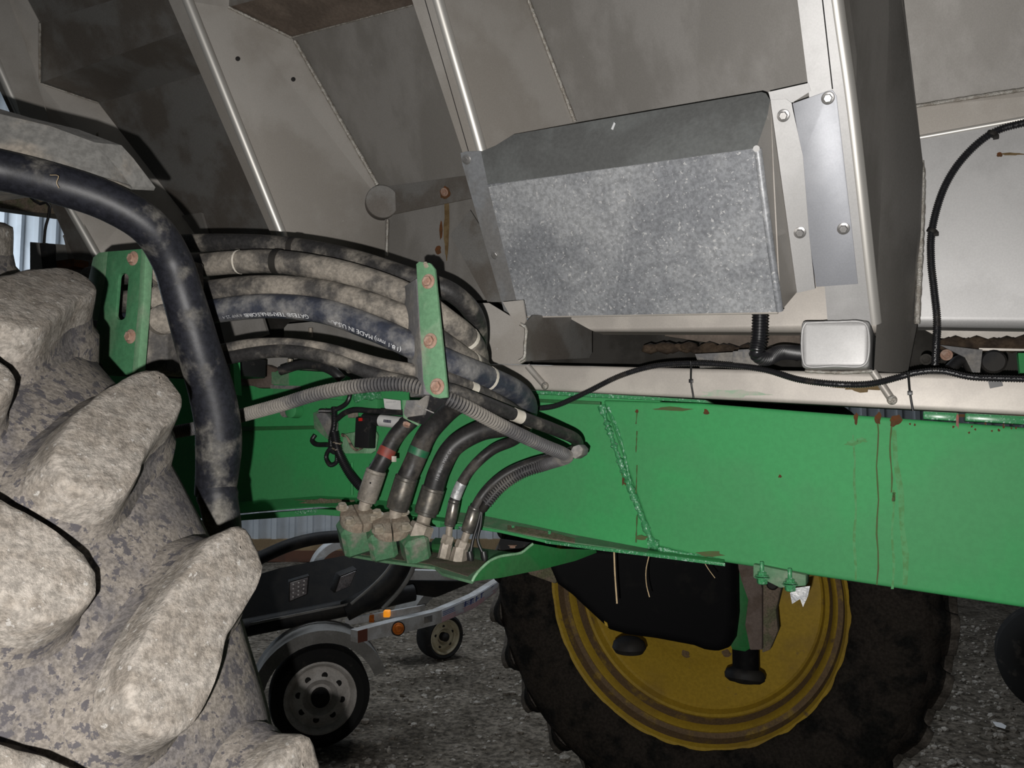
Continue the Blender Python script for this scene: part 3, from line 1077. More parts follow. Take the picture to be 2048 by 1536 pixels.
# left: web plate of the channel
slab('web_plate', [R(150, 748, -.02), R(1320, 800, -.005), R(1320, 1104, -.005), R(1100, 1078, -.005), R(1000, 1057, -.005), R(880, 1038, -.008), R(760, 1022, -.012), R(640, 1014, -.016), R(480, 1026, -.02), R(150, 1070, -.02)], A * .012, 'green', rail)
# upper flange lines at the left
slab('top_flange', [R(1060, 780, .03), R(1180, 786, .03), R(1410, 800, .03), R(1420, 806, .03), R(1180, 794, .03), R(1060, 787, .03)], A * .05, 'green_glints', rail, .002)
slab('top_strip', [R(1060, 797, .004), R(1200, 803, .010), R(1200, 809, .010), R(1060, 804, .004)], A * .012, 'green_dark', rail, .001)
# lower flange


def shelf(name, front, depth, th, m, parent, o, label=None):
    Fp = [R(x, y, o) for x, y in front]
    bm = bmesh.new()
    a = [bm.verts.new(p) for p in Fp]
    b = [bm.verts.new(p + A * depth) for p in Fp]
    a2 = [bm.verts.new(p - Z * th) for p in Fp]
    b2_ = [bm.verts.new(p + A * depth - Z * th) for p in Fp]
    n = len(Fp)
    for i in range(n - 1):
        for p, q in ((a, b), (b, b2_), (b2_, a2), (a2, a)):
            bm.faces.new((p[i], p[i + 1], q[i + 1], q[i]))
    bm.faces.new((a[0], a2[0], b2_[0], b[0]))
    bm.faces.new((a[-1], b[-1], b2_[-1], a2[-1]))
    bmesh.ops.recalc_face_normals(bm, faces=bm.faces)
    bevel(bm, 0.0018, 2)
    return link(name, bm2me(bm, 35), m, parent, label=label)


shelf('lower_flange', [(150, 1074), (330, 1050), (480, 1030), (640, 1018), (760, 1026), (880, 1042)], .075, .016, 'green', rail, .055, label='lower flange')
shelf('lower_flange', [(880, 1042), (1000, 1060), (1100, 1082), (1300, 1106), (1440, 1124)], .075, .007, 'green', rail, .055, label='lower flange')
shelf('lower_lip', [(1090, 1081), (1200, 1095), (1300, 1107), (1450, 1126)], .004, .007, 'green_glints', rail, .058)
slab('bright_patch', [R(590, 1021.5, .0565), R(634, 1018, .0565), R(634, 1026, .0565), R(590, 1029, .0565)], A * .001, 'green_glints', rail)  # lighter spot on the lip, glint put into its colour
fil = [(900, 1022, 1040), (960, 1030, 1050), (1060, 1050, 1070), (1150, 1070, 1084), (1300, 1098, 1105)]
quadstrip('weld_fillet', [R(x, y0_, .0) for x, y0_, y1_ in fil], [R(x, y1_ + 1, .052) for x, y0_, y1_ in fil], 'green_dusty', rail, .003, label='dusty fillet along the flange')
fil = [(1015, 1050, 1060), (1060, 1056, 1069), (1110, 1066, 1079), (1150, 1077, 1085)]
quadstrip('dirt_ledge', [R(x, y0_, .028) for x, y0_, y1_ in fil], [R(x, y1_ - 1, .0535) for x, y0_, y1_ in fil], 'dirt_brown', rail, .003, label='brown dirt on the flange')
fil = [(470, 1004, 1026), (560, 998, 1018), (640, 992, 1012), (720, 996, 1016), (860, 1012, 1034)]
quadstrip('dirt_ledge', [R(x, y0_, -.008) for x, y0_, y1_ in fil], [R(x, y1_, .050) for x, y0_, y1_ in fil], 'green', rail, .003, label='fillet along the flange')
splat('dirt_patch', (650, 1002, 50, 5), fr(.035), 'dirt_brown', rail, 18, .4)
# diagonal sparkling weld and the faint vertical seam
for i in range(2):
    weld(rail, [R(1203 + i * 13, 812, .010), R(1228 + i * 14, 890 - i * 10, .014), R(1262 + i * 3, 980, .014), R(1306, 1090, .016)], 0.0074 - i * .0042, 'green_glints', jit=.45, label='glossy green weld bead')
clod = [R(1298, 1088, .016), R(1318, 1090, .016)]
weld(rail, clod, 0.010, 'green_glints', jit=.4)
weld(rail, [R(1310, 1096, .015), R(1360, 1106, .012), R(1440, 1122, .012)], 0.005, 'green_glints', jit=.3)
for yy in ((826, 848), (862, 905), (930, 990), (1030, 1085)):
    weld(rail, [R(1274, yy[0], .0125), R(1272, yy[1], .0125)], 0.0012, 'stain', 'seam_rust', jit=.5)
for q in ((1274, 823, 4, 4), (1412, 823, 6, 5), (1560, 953, 3, 3), (1248, 955, 5, 14), (1283, 1075, 12, 4), (1420, 1108, 30, 5), (1340, 818, 40, 4)):
    splat('rust_spot', q, fr(.0133), 'rust' if q[2] < 8 else 'stain', rail, 12, .4)
# drips down the face
for x, ya, yb, wd_, mm in ((1708, 870, 920, 2, 'stain_pale'), (1710, 920, 1160, 3, 'stain_pale'), (1755, 830, 1170, 1.8, 'stain'), (1782, 840, 985, 1.8, 'stain'), (1786, 980, 1178, 2.6, 'stain_pale'), (1789, 985, 1003, 4, 'stain'), (1812, 860, 1170, 6, 'stain_pale')):
    n = 10
    Lp, Rp = [], []
    for i in range(n + 1):
        t = i / n
        y = ya + (yb - ya) * t
        xx = x + 2.0 * math.sin(y * .05 + x) + (26 * math.sin(t * 1.4) - 26 if x == 1812 else 0)
        w_ = wd_ * random.uniform(.6, 1.2)
        Lp.append(R(xx - w_, y, .0128))
        Rp.append(R(xx + w_, y, .0128))
    slab('drip_stain', Lp + Rp[::-1], A * .0004, mm, rail)
for q in ((1712, 836, 4, 12), (1756, 838, 6, 12), (1790, 840, 12, 12), (1706, 886, 16, 6), (1724, 880, 10, 5)):
    splat('rust_spot', q, fr(.0135), 'rust' if q[1] < 860 else 'stain_pale', rail, 14, .35)
for i in range(16):
    splat('rust_spot', (random.uniform(1820, 2040), random.uniform(845, 866), 2.2, 2.2), fr(.0128), 'rust', rail, 8, .4)
# spacer pads between the tube and the frame
for (xa, xb, ya) in ((1846, 1918, 822), (1930, 2052, 826)):
    slab('spacer_pad', [R(xa, ya, .02), R(xb, ya + (xb - xa) * .05, .02), R(xb, ya + (xb - xa) * .05 + 17, .02), R(xa, ya + 16, .02)], A * .06, 'green_glints', rail, .003, label='glossy green spacer pad')
splat('red_paint', (1915, 842, 3, 16), fr(.0215), 'tape_red', rail, 12, .3, label='red paint streak')
# bolts standing on the lower flange
for q in ((912, 1050), (962, 1051), (1026, 1059), (1099, 1070)):
    bolt(rail, R(q[0], q[1] + 8, .035), Z, .0075, 'green_glints', stud=.012, name='flange_bolt')
bolt(rail, R(1025, 1090, .035), -Z, .0075, 'rust_bolt', name='flange_bolt', label='rusty bolt head under the flange')
bolt(rail, R(1100, 1094, .035), -Z, .0075, 'rust_bolt', name='flange_bolt', label='rusty bolt head under the flange')
# hanger bracket with two studs under the beam
hb = thing_part('hanger_bracket', rail)
slab('bracket_plate', [R(1506, 1128, .03), R(1612, 1150, .03), R(1612, 1172, .03), R(1560, 1176, .03), R(1536, 1164, .03), R(1506, 1156, .03)], A * .05, 'green_dusty', hb, .003)
for q in ((1524, 1152), (1580, 1166)):
    bolt(hb, R(q[0], q[1], .045), Z, .009, 'green_glints', stud=.020, name='stud_bolt')
    bolt(hb, R(q[0], q[1] + 2, .045), -Z, .0105, 'green_glints', name='stud_bolt', h=.012)
slab('torn_film', [R(1590, 1176, .04), R(1620, 1172, .04), R(1616, 1192, .04), R(1606, 1214, .04), R(1600, 1198, .04), R(1584, 1208, .04), R(1580, 1186, .04)], A * .001, 'label_foil', hb, label='torn silvery film')
# upper-left brackets of the frame
slab('upper_bracket', [R(546, 746, .03), R(560, 738, .03), R(660, 744, .03), R(678, 752, .03), R(684, 770, .03), R(684, 800, .03), R(546, 790, .03)], A * .05, 'green', rail, .004)
slab('bracket_face', [R(543, 744, .034), R(576, 744, .034), R(576, 770, .034), R(543, 768, .034)], A * .004, 'green_dusty', rail)
slab('bare_patch', [R(541, 770, .034), R(600, 772, .034), R(600, 779, .034), R(541, 777, .034)], A * .003, 'plastic_grey', rail)
slab('dirt_lump', [R(472, 750, .03), R(512, 756, .03), R(516, 735, .03), R(530, 728, .03), R(548, 736, .03), R(545, 776, .03), R(515, 776, .03), R(472, 760, .03)], A * .03, 'primer', rail, .006)
lathe('pipe_plug', [(.021, 0), (.021, .03), (.017, .033)], R(596, 822, 0), N, 'green', rail, seg=24)
lathe('plug_collar', [(.022, 0), (.022, .02)], R(580, 820, .005), N, 'plastic_grey', rail, seg=24)
slab('web_step', [R(470, 854, .0), R(640, 851, .0), R(640, 858, .0), R(470, 862, .0)], A * .006, 'green_dark', rail, .001)
weld(rail, [R(704, 925, -.002), R(704, 990, -.002)], .004, 'green', jit=.2)

# ================================================================== MANIFOLD PLATE AND BLOCKS
man = thing('valve_manifold', 'dusty green hose manifold plate with valve blocks bolted under the frame', 'manifold', W(840, 1110, 1.66))
z_pl = W(840, 1125, 1.62)
PLZ = z_pl.z


def onz(x, y, z=PLZ):
    return hit(x, y, V((0, 0, z)), Z)


slab('base_plate', [onz(692, 1108), onz(770, 1121), onz(870, 1134), onz(884, 1146), onz(945, 1162), onz(985, 1124), onz(1040, 1106), onz(900, 1088), onz(700, 1066)], -Z * .006, 'green_dusty', man, .0015, label='dusty green base plate')
slab('plate_dirt', [onz(705, 1106, PLZ + .001), onz(860, 1128, PLZ + .001), onz(935, 1152, PLZ + .001), onz(975, 1124, PLZ + .001), onz(880, 1100, PLZ + .001), onz(720, 1082, PLZ + .001)], -Z * .001, 'dirt_brown', man, label='brown caked dirt')
ga = [onz(945, 1162), onz(961, 1142), onz(980, 1124)]
gd = 1.60


def gus(x, y):
    # upright gusset plate from the plate tip to the frame flange
    p = onz(945, 1162)
    q = R(1190, 1103, .055)
    n = (q - p).cross(Z).normalized()
    return hit(x, y, p, n)


gl = [(945, 1163), (952, 1150), (964, 1136), (980, 1122), (1000, 1113), (1022, 1109), (1044, 1105), (1058, 1094), (1066, 1088), (1120, 1098), (1190, 1100), (1192, 1106), (1150, 1122), (1080, 1140), (1000, 1156)]
slab('gusset_plate', pts(gl, gus), A * .006, 'green_dark', man, .0012, label='dark green curved gusset plate')
tube('gusset_edge', [p - A * .002 for p in pts(gl[:9], gus)], .0028, 'green_mint', man, step=.01, seg=8)
slab('back_panel', [R(1000, 1078, .02), R(1066, 1086, .02), R(1040, 1108, .02), R(990, 1118, .02)], A * .004, 'plastic_black', man)


def block(pl, zc, name, m, parent, h, label=None):
    """upright prism: polygon given by pixels on height zc, extruded up by h with chamfers"""
    bm = bmesh.new()
    slab_bm(bm, [onz(x, y, zc) for x, y in pl], Z * h)
    bmesh.ops.recalc_face_normals(bm, faces=bm.faces)
    bevel(bm, .009, 1)
    return link(name, bm2me(bm, 30), m, parent, label=label)




def turned_block(c, hx, hz, m='block_green', turn=45):
    ax = (Z * .86 + N * .42 + U * .12).normalized()
    x = U.cross(ax).normalized()
    y = ax.cross(x)
    t = math.radians(turn)
    x, y = x * math.cos(t) + y * math.sin(t), y * math.cos(t) - x * math.sin(t)
    return box('valve_block', c, x * hx, y * hx, ax * hz, m, man, .009, seg=1)


turned_block(W(709, 1072, 1.675), .031, .036, turn=50)
turned_block(W(764, 1084, 1.65), .029, .034, turn=40)
turned_block(W(830, 1094, 1.63), .027, .030, turn=52)
block([(766, 1118), (784, 1120), (786, 1112), (770, 1110)], PLZ, 'valve_lug', 'green', man, .042)
block([(858, 1106), (905, 1110), (910, 1094), (864, 1090)], PLZ, 'valve_lug', 'green_dark', man, .02)


def flange(c, ax, parent, rot=0.0, big=1.0):
    """four-bolt split hose flange: brown pads with zinc bolts"""
    x, y, z = axes(ax)
    x, y = x * math.cos(rot) + y * math.sin(rot), -x * math.sin(rot) + y * math.cos(rot)
    fp = thing_part('hose_flange', parent)
    for sgn in (-1, 1):
        P = []
        for i in range(9):
            t = -math.pi / 2 + math.pi * i / 8
            P.append(c + (x * sgn * (math.cos(t) * .034 + .0008) + y * math.sin(t) * .042) * big)
        slab('flange_half', P, z * .022, 'flange_brown', fp, .003)
    for i in (-1, 1):
        for j in (-1, 1):
            bolt(fp, c + (x * i * .024 + y * j * .030) * big + z * .022, z, .0088 * big, 'zinc', name='flange_bolt', h=.010)
    return fp


# ================================================================== HOSES
def hose(name, label, P, r, m, group=None, step=.008, cat='hose', seg=20, split=None, m2='mud_hose'):
    path = catmull(P, step)
    root = thing(name, label, cat, V(path[len(path) // 2]), group)
    if split is None:
        v, f = sweep(path, r, seg)
        link('hose_body', mk(v, f, 60), m, root)
    else:
        i = nearest(path, split)
        for q, mm, lb_ in ((path[:i + 1], m, None), (path[i:], m2, 'cleaner black lower run of the hose')):
            v, f = sweep(q, r, seg)
            link('hose_body', mk(v, f, 60), mm, root, label=lb_)
    return root, path


def ferrule(root, p, q, r, m='ferrule', neck=None, rn=None, grooves=True, name='ferrule'):
    """crimped sleeve from p to q and a slimmer neck on to point neck"""
    p, q = V(p), V(q)
    ax = (q - p)
    L = ax.length
    prof_ = [(r * .93, 0), (r, .002), (r, L * .10), (r * .96, L * .115), (r, L * .13), (r, L * .55), (r, L * .86), (r * .95, L * .88), (r * .95, L * .97), (r * .8, L)]
    lathe(name, prof_, p, ax, m, root, seg=24)
    if neck is not None:
        n = V(neck)
        lathe('neck', [(rn, 0), (rn, (n - q).length * .85), (rn * 1.2, (n - q).length)], q - (n - q) * .05, n - q, 'fitting', root, seg=20)


GR = 'hydraulic hoses through the two brackets'
# --- hose A: topmost, loops behind and comes down as the left big hose
hA, pA = hose('hydraulic_hose', 'topmost black hose that loops down to the red-taped end fitting', [
    W(300, 494, 1.60), W(370, 487, 1.57), W(500, 487, 1.53), (W(590, 494, 1.51)), W(700, 516, 1.47), W(830, 558, 1.42), W(900, 583, 1.43), W(945, 625, 1.47), W(957, 680, 1.54),
    W(940, 740, 1.62), W(895, 790, 1.68), W(840, 826, 1.69), W(792, 872, 1.69), W(764, 922, 1.68), W(751, 944, 1.68)], .0185, 'rubber', GR, split=W(895, 790, 1.68))
band('black_band', pA, W(585, 493, 1.51), .006, .0197, 'black', hA)
band('tape', pA, W(770, 905, 1.685), .010, .0195, 'tape_red', hA, 'red tape ring')
ferrule(hA, W(753, 940, 1.68), W(732, 1003, 1.68), .0225, 'ferrule', W(721, 1040, 1.68), .0135)
lathe('bleed_hole', [(.002, 0), (.002, .001)], W(741, 966, 1.655), N, 'black', hA, seg=10)
bx = W(788, 918, 1.65)
box('tie_tail', bx, U * .004, N * .003, Z * .006, 'band_white', hA)
# --- hose B
hB, pB = hose('hydraulic_hose', 'second hose from top, dusty with a black band, ending at the green-taped fitting', [
    W(180, 556, 1.55), W(235, 548, 1.52), W(330, 540, 1.50), W(380, 533, 1.49), W(480, 524, 1.45), W(560, 524, 1.43), W(700, 549, 1.39), W(830, 598, 1.36), W(890, 640, 1.37), W(940, 682, 1.42), W(955, 730, 1.50),
    W(930, 790, 1.58), W(888, 830, 1.64), W(852, 872, 1.655), W(828, 925, 1.655), W(813, 958, 1.65)], .0222, 'rubber_dusty', GR, split=W(930, 790, 1.58))
band('black_band', pB, W(557, 524, 1.43), .007, .0232, 'black', hB)
band('clamp_ring', pB, W(482, 524, 1.45), .0015, .0228, 'band_white', hB)
band('tape', pB, W(838, 906, 1.655), .008, .0230, 'tape_green', hB, 'green tape ring')
band('chalk_mark', pB, W(935, 678, 1.418), .004, .0227, 'band_white', hB)
ferrule(hB, W(814, 953, 1.65), W(793, 1020, 1.65), .0248, 'ferrule_dark', W(786, 1054, 1.65), .0145)
# --- hose C
hC, pC = hose('hydraulic_hose', 'third hose from top, beige with dust and faint white print', [
    W(180, 608, 1.55), W(235, 604, 1.52), W(330, 598, 1.48), W(390, 588, 1.46), W(520, 574, 1.42), W(650, 584, 1.39), W(800, 632, 1.35), W(880, 685, 1.355), W(930, 720, 1.40), W(958, 735, 1.47),
    W(965, 765, 1.56), W(930, 800, 1.68), W(880, 830, 1.80)], .0218, 'rubber_dusty', GR)
hose_text(hC, pC, W(700, 594, 1.38), '25 4SH / SAE 100R15 / 25.4 mm', .0095, .0218, ang=.58, m='print')
band('chalk_mark', pC, W(938, 722, 1.415), .004, .0223, 'band_white', hC)
# --- hose D: bluish, printed
hD, pD = hose('hydraulic_hose', 'bluish grey hose with white lettering, lowest of the thick ones', [
    W(190, 656, 1.55), W(310, 640, 1.50), W(350, 636, 1.47), W(430, 622, 1.43), W(540, 612, 1.40), W(650, 623, 1.37), W(750, 658, 1.34), W(830, 694, 1.32), W(900, 726, 1.34), W(980, 758, 1.42), W(1040, 790, 1.50),
    W(1052, 826, 1.58), W(1020, 850, 1.64), W(960, 862, 1.66), W(905, 895, 1.66), W(877, 945, 1.65), W(866, 980, 1.65)], .0226, 'rubber_blue', GR, split=W(1040, 850, 1.62))
hose_text(hD, pD, W(818, 690, 1.32), '(18.1 mm) MADE IN U.S.A.', .0128, .0226, ang=.55, m='print')
hose_text(hD, pD, W(697, 640, 1.355), '0.8 mm 2W', .0065, .0226, ang=.62, m='print_dim')
hose_text(hD, pD, W(626, 620, 1.375), 'GATES\u00ae TERMINATOR\u00ae', .0125, .0226, ang=.52, m='print')
hose_text(hD, pD, W(538, 612, 1.40), 'LOK PRES 4 WP 25.4', .0095, .0226, ang=.5, m='print_dim')
ib = nearest(pD, W(641, 622, 1.37))
band('cuff', pD, W(325, 640, 1.49), .006, .0236, 'band_white', hD, 'pale ring at the clamp')
band('chalk_mark', pD, W(978, 757, 1.42), .0035, .0231, 'band_white', hD)
hose_text(hD, pD, W(884, 965, 1.65), '118 8mm MAX OP', .009, .0226, ang=-.2, rev=True, m='print_dim')
ferrule(hD, W(867, 975, 1.65), W(850, 1030, 1.65), .0255, 'ferrule_dark', W(845, 1050, 1.645), .015)
lathe('hex_nut', [(.024, 0), (.026, .004), (.026, .03), (.024, .034)], W(846, 1048, 1.64), (W(832, 1085, 1.635) - W(846, 1048, 1.64)), 'fitting', hD, seg=6, smooth=20)
# --- pair of slim hoses
hE, pE = hose('hydraulic_hose', 'upper slim dusty hose with a white band, ending in a foil label', [
    W(300, 706, 1.50), W(360, 706, 1.48), W(430, 702, 1.42), W(500, 690, 1.39), W(570, 688, 1.37), W(650, 698, 1.35), W(760, 728, 1.32), W(850, 745, 1.31), W(900, 758, 1.33), W(950, 778, 1.38), W(1020, 815, 1.46),
    W(1056, 848, 1.56), W(1030, 880, 1.64), W(985, 900, 1.66), W(945, 935, 1.66), W(924, 965, 1.66), W(908, 1002, 1.66)], .0112, 'rubber_dusty', 'slim hoses of the lower pair', split=W(1056, 848, 1.56))
band('white_band', pE, W(946, 776, 1.375), .009, .0118, 'band_white', hE, 'white tape band')
band('foil_label', pE, W(918, 978, 1.66), .018, .0120, 'label_foil', hE, 'silver foil label')
ferrule(hE, W(909, 1000, 1.66), W(899, 1052, 1.66), .0128, 'ferrule_dark', W(897, 1075, 1.66), .0075)
lathe('hex_nut', [(.013, 0), (.0145, .003), (.0145, .018), (.012, .02)], W(898, 1072, 1.66), W(892, 1090, 1.655) - W(898, 1072, 1.66), 'fitting', hE, seg=6, smooth=20)
lathe('adapter', [(.013, 0), (.013, .03), (.015, .032)], W(893, 1088, 1.655), W(888, 1110, 1.65) - W(893, 1088, 1.655), 'fitting', hE, seg=6, smooth=20)
hF, pF = hose('hydraulic_hose', 'lower slim hose with a white band that loops far right past the bracket', [
    W(300, 735, 1.50), W(360, 734, 1.47), W(430, 722, 1.41), W(500, 708, 1.38), W(570, 702, 1.36), W(650, 714, 1.34), W(760, 752, 1.31), W(850, 772, 1.29), W(900, 780, 1.30), W(960, 802, 1.33), W(1035, 832, 1.39), W(1110, 860, 1.46),
    W(1152, 880, 1.53), W(1150, 900, 1.59), W(1110, 915, 1.64), W(1060, 928, 1.655), W(1010, 950, 1.66), W(970, 985, 1.66), W(948, 1020, 1.655)], .0118, 'rubber', 'slim hoses of the lower pair', split=W(1110, 915, 1.64))
band('white_band', pF, W(1036, 832, 1.39), .011, .0124, 'band_white', hF, 'white tape band')
ferrule(hF, W(950, 1015, 1.655), W(934, 1065, 1.65), .0145, 'ferrule_dark', W(927, 1085, 1.65), .0085)
lathe('hex_nut', [(.014, 0), (.0155, .003), (.0155, .016), (.013, .019)], W(928, 1082, 1.648), W(921, 1100, 1.645) - W(928, 1082, 1.648), 'fitting', hF, seg=6, smooth=20)
lathe('adapter', [(.016, 0), (.018, .02), (.018, .03)], W(921, 1096, 1.645), W(917, 1116, 1.64) - W(921, 1096, 1.645), 'fitting', hF, seg=6, smooth=20)
# two split flanges on the manifold
flange(W(715, 1046, 1.66), (W(732, 1003, 1.68) - W(721, 1040, 1.68)).normalized() * .85 + N * .33, man, .5, 1.08)
flange(W(783, 1062, 1.63), (W(793, 1020, 1.65) - W(786, 1054, 1.65)).normalized() * .85 + N * .33, man, .4, 1.15)

# --- grey corrugated loom
lm = thing('corrugated_loom', 'dusty grey corrugated loom running under the hoses through the middle bracket', 'conduit', W(700, 780, 1.33))
conduit('loom_body', [W(330, 868, 1.52), W(420, 850, 1.46), W(480, 832, 1.42), W(560, 810, 1.37), W(640, 786, 1.33), (W(730, 771, 1.30)), W(810, 769, 1.285), W(860, 782, 1.28), W(920, 808, 1.29), W(1000, 850, 1.34), W(1080, 888, 1.41), W(1128, 908, 1.48),
                      W(1132, 916, 1.55), W(1090, 930, 1.63), W(1040, 948, 1.645), W(1000, 976, 1.65), W(972, 1008, 1.65)], .0128, 'conduit', lm)
lathe('loom_end', [(.010, 0), (.010, .018), (.006, .024)], W(974, 1004, 1.65), W(960, 1028, 1.65) - W(974, 1004, 1.65), 'black', lm, seg=14)
for dx, x2 in ((0, 940), (6, 968)):
    tube('wire_lead', [W(962 + dx * .3, 1022, 1.65), W(955 + dx, 1050, 1.648), W(946 + dx * 1.6, 1080, 1.645), W(x2, 1112, 1.64)], .0036, 'plastic_black', lm, step=.006, seg=10)
    lathe('connector_boot', [(.007, 0), (.008, .012), (.006, .02)], W(x2 - 1, 1103, 1.642), W(x2 + 1, 1116, 1.64) - W(x2 - 1, 1103, 1.642), 'plastic_black', lm, seg=12)
cl = thing('loom_clip', 'small grey plastic clip holding the far ends of the slim loops', 'clip', W(1150, 900, 1.52))
bm = bmesh.new()
slab_bm(bm, [W(1138, 908, 1.50), W(1146, 893, 1.50), W(1158, 889, 1.50), W(1166, 898, 1.50), W(1163, 910, 1.50), W(1150, 918, 1.50)], A * .03)
bmesh.ops.recalc_face_normals(bm, faces=bm.faces)
bevel(bm, .0015, 2)
link('clip_body', bm2me(bm), 'plastic_grey', cl)

# ================================================================== BRACKETS THAT HOLD THE HOSES
cb = thing('hose_clamp_bracket', 'upright green bolted strap clamp around the hoses in the middle', 'bracket', W(858, 660, 1.27))
C1 = W(858, 640, 1.255)


def cf(x, y, o=0.0):
    return hit(x, y, C1 + N * o, N)


outl = [(832, 528), (838, 523), (860, 526), (869, 538), (872, 570), (893, 775), (894, 795), (880, 797), (866, 794), (852, 782), (846, 760)]
slab('strap_plate', [cf(x, y) for x, y in outl], A * .006, 'green_dusty', cb, .0012)
for q, r in (((857, 563), .0085), ((861, 682), .0088), ((875, 773), .0092)):
    bolt(cb, cf(*q, .0005), N, r, 'rust_bolt', washer=True)
bolt(cb, cf(853, 533, .0005), (N * .8 + Z * .5 + U * .2), .004, 'zinc', washer=False, h=.008)
# moulded block between the straps, with grooves for each hose
bm = bmesh.new()
slab_bm(bm, [cf(832, 556, -.0065), cf(866, 556, -.0065), cf(886, 790, -.0065), cf(848, 790, -.0065)], A * .05 - U * .064)
bmesh.ops.recalc_face_normals(bm, faces=bm.faces)
bevel(bm, .003, 2)
link('moulded_block', bm2me(bm), 'plastic_grey', cb, label='dusty grey moulded block')
slab('side_cheek', [cf(812, 800, -.02), cf(838, 800, -.02), cf(852, 790, -.006), cf(846, 830, -.03), cf(812, 835, -.035), cf(806, 826, -.035)], A * .012, 'plastic_grey', cb, .002)
for q in (((836, 811, 1.285), (853, 789, 1.268), (893, 801, 1.262), (868, 825, 1.280)), ((813, 838, 1.310), (834, 813, 1.288), (866, 827, 1.283), (846, 851, 1.305))):
    bm = bmesh.new()
    slab_bm(bm, [W(*k) for k in q], A * .02 + Z * .012)
    bmesh.ops.recalc_face_normals(bm, faces=bm.faces)
    bevel(bm, .0015, 2)
    link('end_block', bm2me(bm), 'plastic_black', cb, label='black plastic end block')
tube('parting_rib', [W(834, 811, 1.283), W(868, 826, 1.278)], .0012, 'plastic_grey', cb, step=.005, seg=8)
slab('rear_strap', [cf(804, 800, -.06), cf(812, 800, -.06), cf(812, 832, -.06), cf(836, 846, -.055), cf(836, 852, -.055), cf(806, 836, -.06)], A * .005, 'green_dusty', cb, .001)
bolt(cb, cf(814, 847, -.04), -Z + N * .6, .007, 'rust_bolt', washer=False, label='pale tan bolt end')

lb = thing('slotted_bracket', 'green slotted upright bracket behind the tire holding the hose ends', 'bracket', W(250, 620, 1.30))
L1 = W(255, 620, 1.30)


def lf(x, y, o=0.0):
    return hit(x, y, L1 + N * o, N)


def slot(cx0, y0, cx1, y1, hw, n=8):
    P = []
    for i in range(n + 1):
        t = math.pi + math.pi * i / n
        P.append((cx0 + hw * math.cos(t), y0 + hw * math.sin(t)))
    for i in range(n + 1):
        t = math.pi * i / n
        P.append((cx1 + hw * math.cos(t), y1 + hw * math.sin(t)))
    return P


slab('plate', [lf(x, y) for x, y in ((215, 503), (292, 497), (288, 560), (275, 750), (215, 750), (185, 700), (195, 640), (210, 560))], A * .006, 'green_bracket', lb, .001,
     holes=[[lf(x, y) for x, y in slot(247, 556, 241, 630, 10)]])
slab('bent_flange', [lf(215, 503), lf(198, 505, -.004), lf(186, 515, -.01), lf(172, 580, -.02), lf(170, 640, -.02), lf(206, 640), lf(212, 560)], A * .005, 'green_dusty', lb, .001, label='lighter bent edge')
slab('edge_rib', [lf(282, 498, .012), lf(292, 497, .012), lf(287, 600, .012), lf(275, 748, .012), lf(264, 748, .012), lf(277, 600, .012)], A * .014, 'green_dusty', lb, .001)
for q in ((267, 517), (262, 673)):
    bolt(lb, lf(*q, .0005), N, .0085, 'rust_bolt')
# grey moulded hose block behind it
bm = bmesh.new()
slab_bm(bm, [lf(290, 508, -.03), lf(332, 508, -.05), lf(334, 742, -.05), lf(276, 748, -.02)], A * .08)
bmesh.ops.recalc_face_normals(bm, faces=bm.faces)
bevel(bm, .004, 2)
link('moulded_block', bm2me(bm), 'rubber_dusty', lb, label='dusty grey moulded block')
for y in (543, 600, 640):
    lathe('boss', [(.026, 0), (.026, .02), (.023, .023)], lf(322, y, -.045), (U * .9 + N * .35), 'rubber_dusty', lb, seg=24)
slab('stay_bar', [W(460, 720, 1.75), W(466, 720, 1.75), W(470, 790, 1.75), W(463, 790, 1.75)], A * .02, 'green', lb)

# ================================================================== BLACK PIPE + FENDER
bp = thing('black_pipe', 'thick glossy black bent pipe crossing in front of the hoses', 'pipe', W(330, 450, 1.1))
ppts = [W(-300, 310, .92), W(-60, 330, .98), W(0, 340, 1.0), W(120, 370, 1.03), W(220, 405, 1.06), W(300, 455, 1.09), W(343, 520, 1.12), (W(366, 590, 1.13)), W(398, 700, 1.15), W(425, 790, 1.17), W(437, 860, 1.18), (W(436, 930, 1.185)), W(430, 990, 1.19)]
pth = catmull(ppts, .008)
n = len(pth)
rad = np.interp(np.linspace(0, 1, n), [.15, .4, .55, .8, .9, 1], [.0262, .0275, .0285, .0335, .0340, .0300])
v, f = sweep(pth, rad, 32)
link('pipe_body', mk(v, f, 70), 'pipe_black', bp)
lathe('pipe_end', [(.0285, -.01), (.0300, .0), (.031, .006), (.029, .014), (.027, .05), (.023, .085), (.018, .09)], W(434, 985, 1.185), W(446, 1050, 1.18) - W(434, 985, 1.185), 'pipe_black', bp, seg=28, label='rounded end cap with a ring')
tube('straw_bit', [W(100, 350, .985), W(117, 352, .98), W(113, 366, .985), W(118, 376, .985)], .00035, 'straw', bp, step=.003, seg=6)

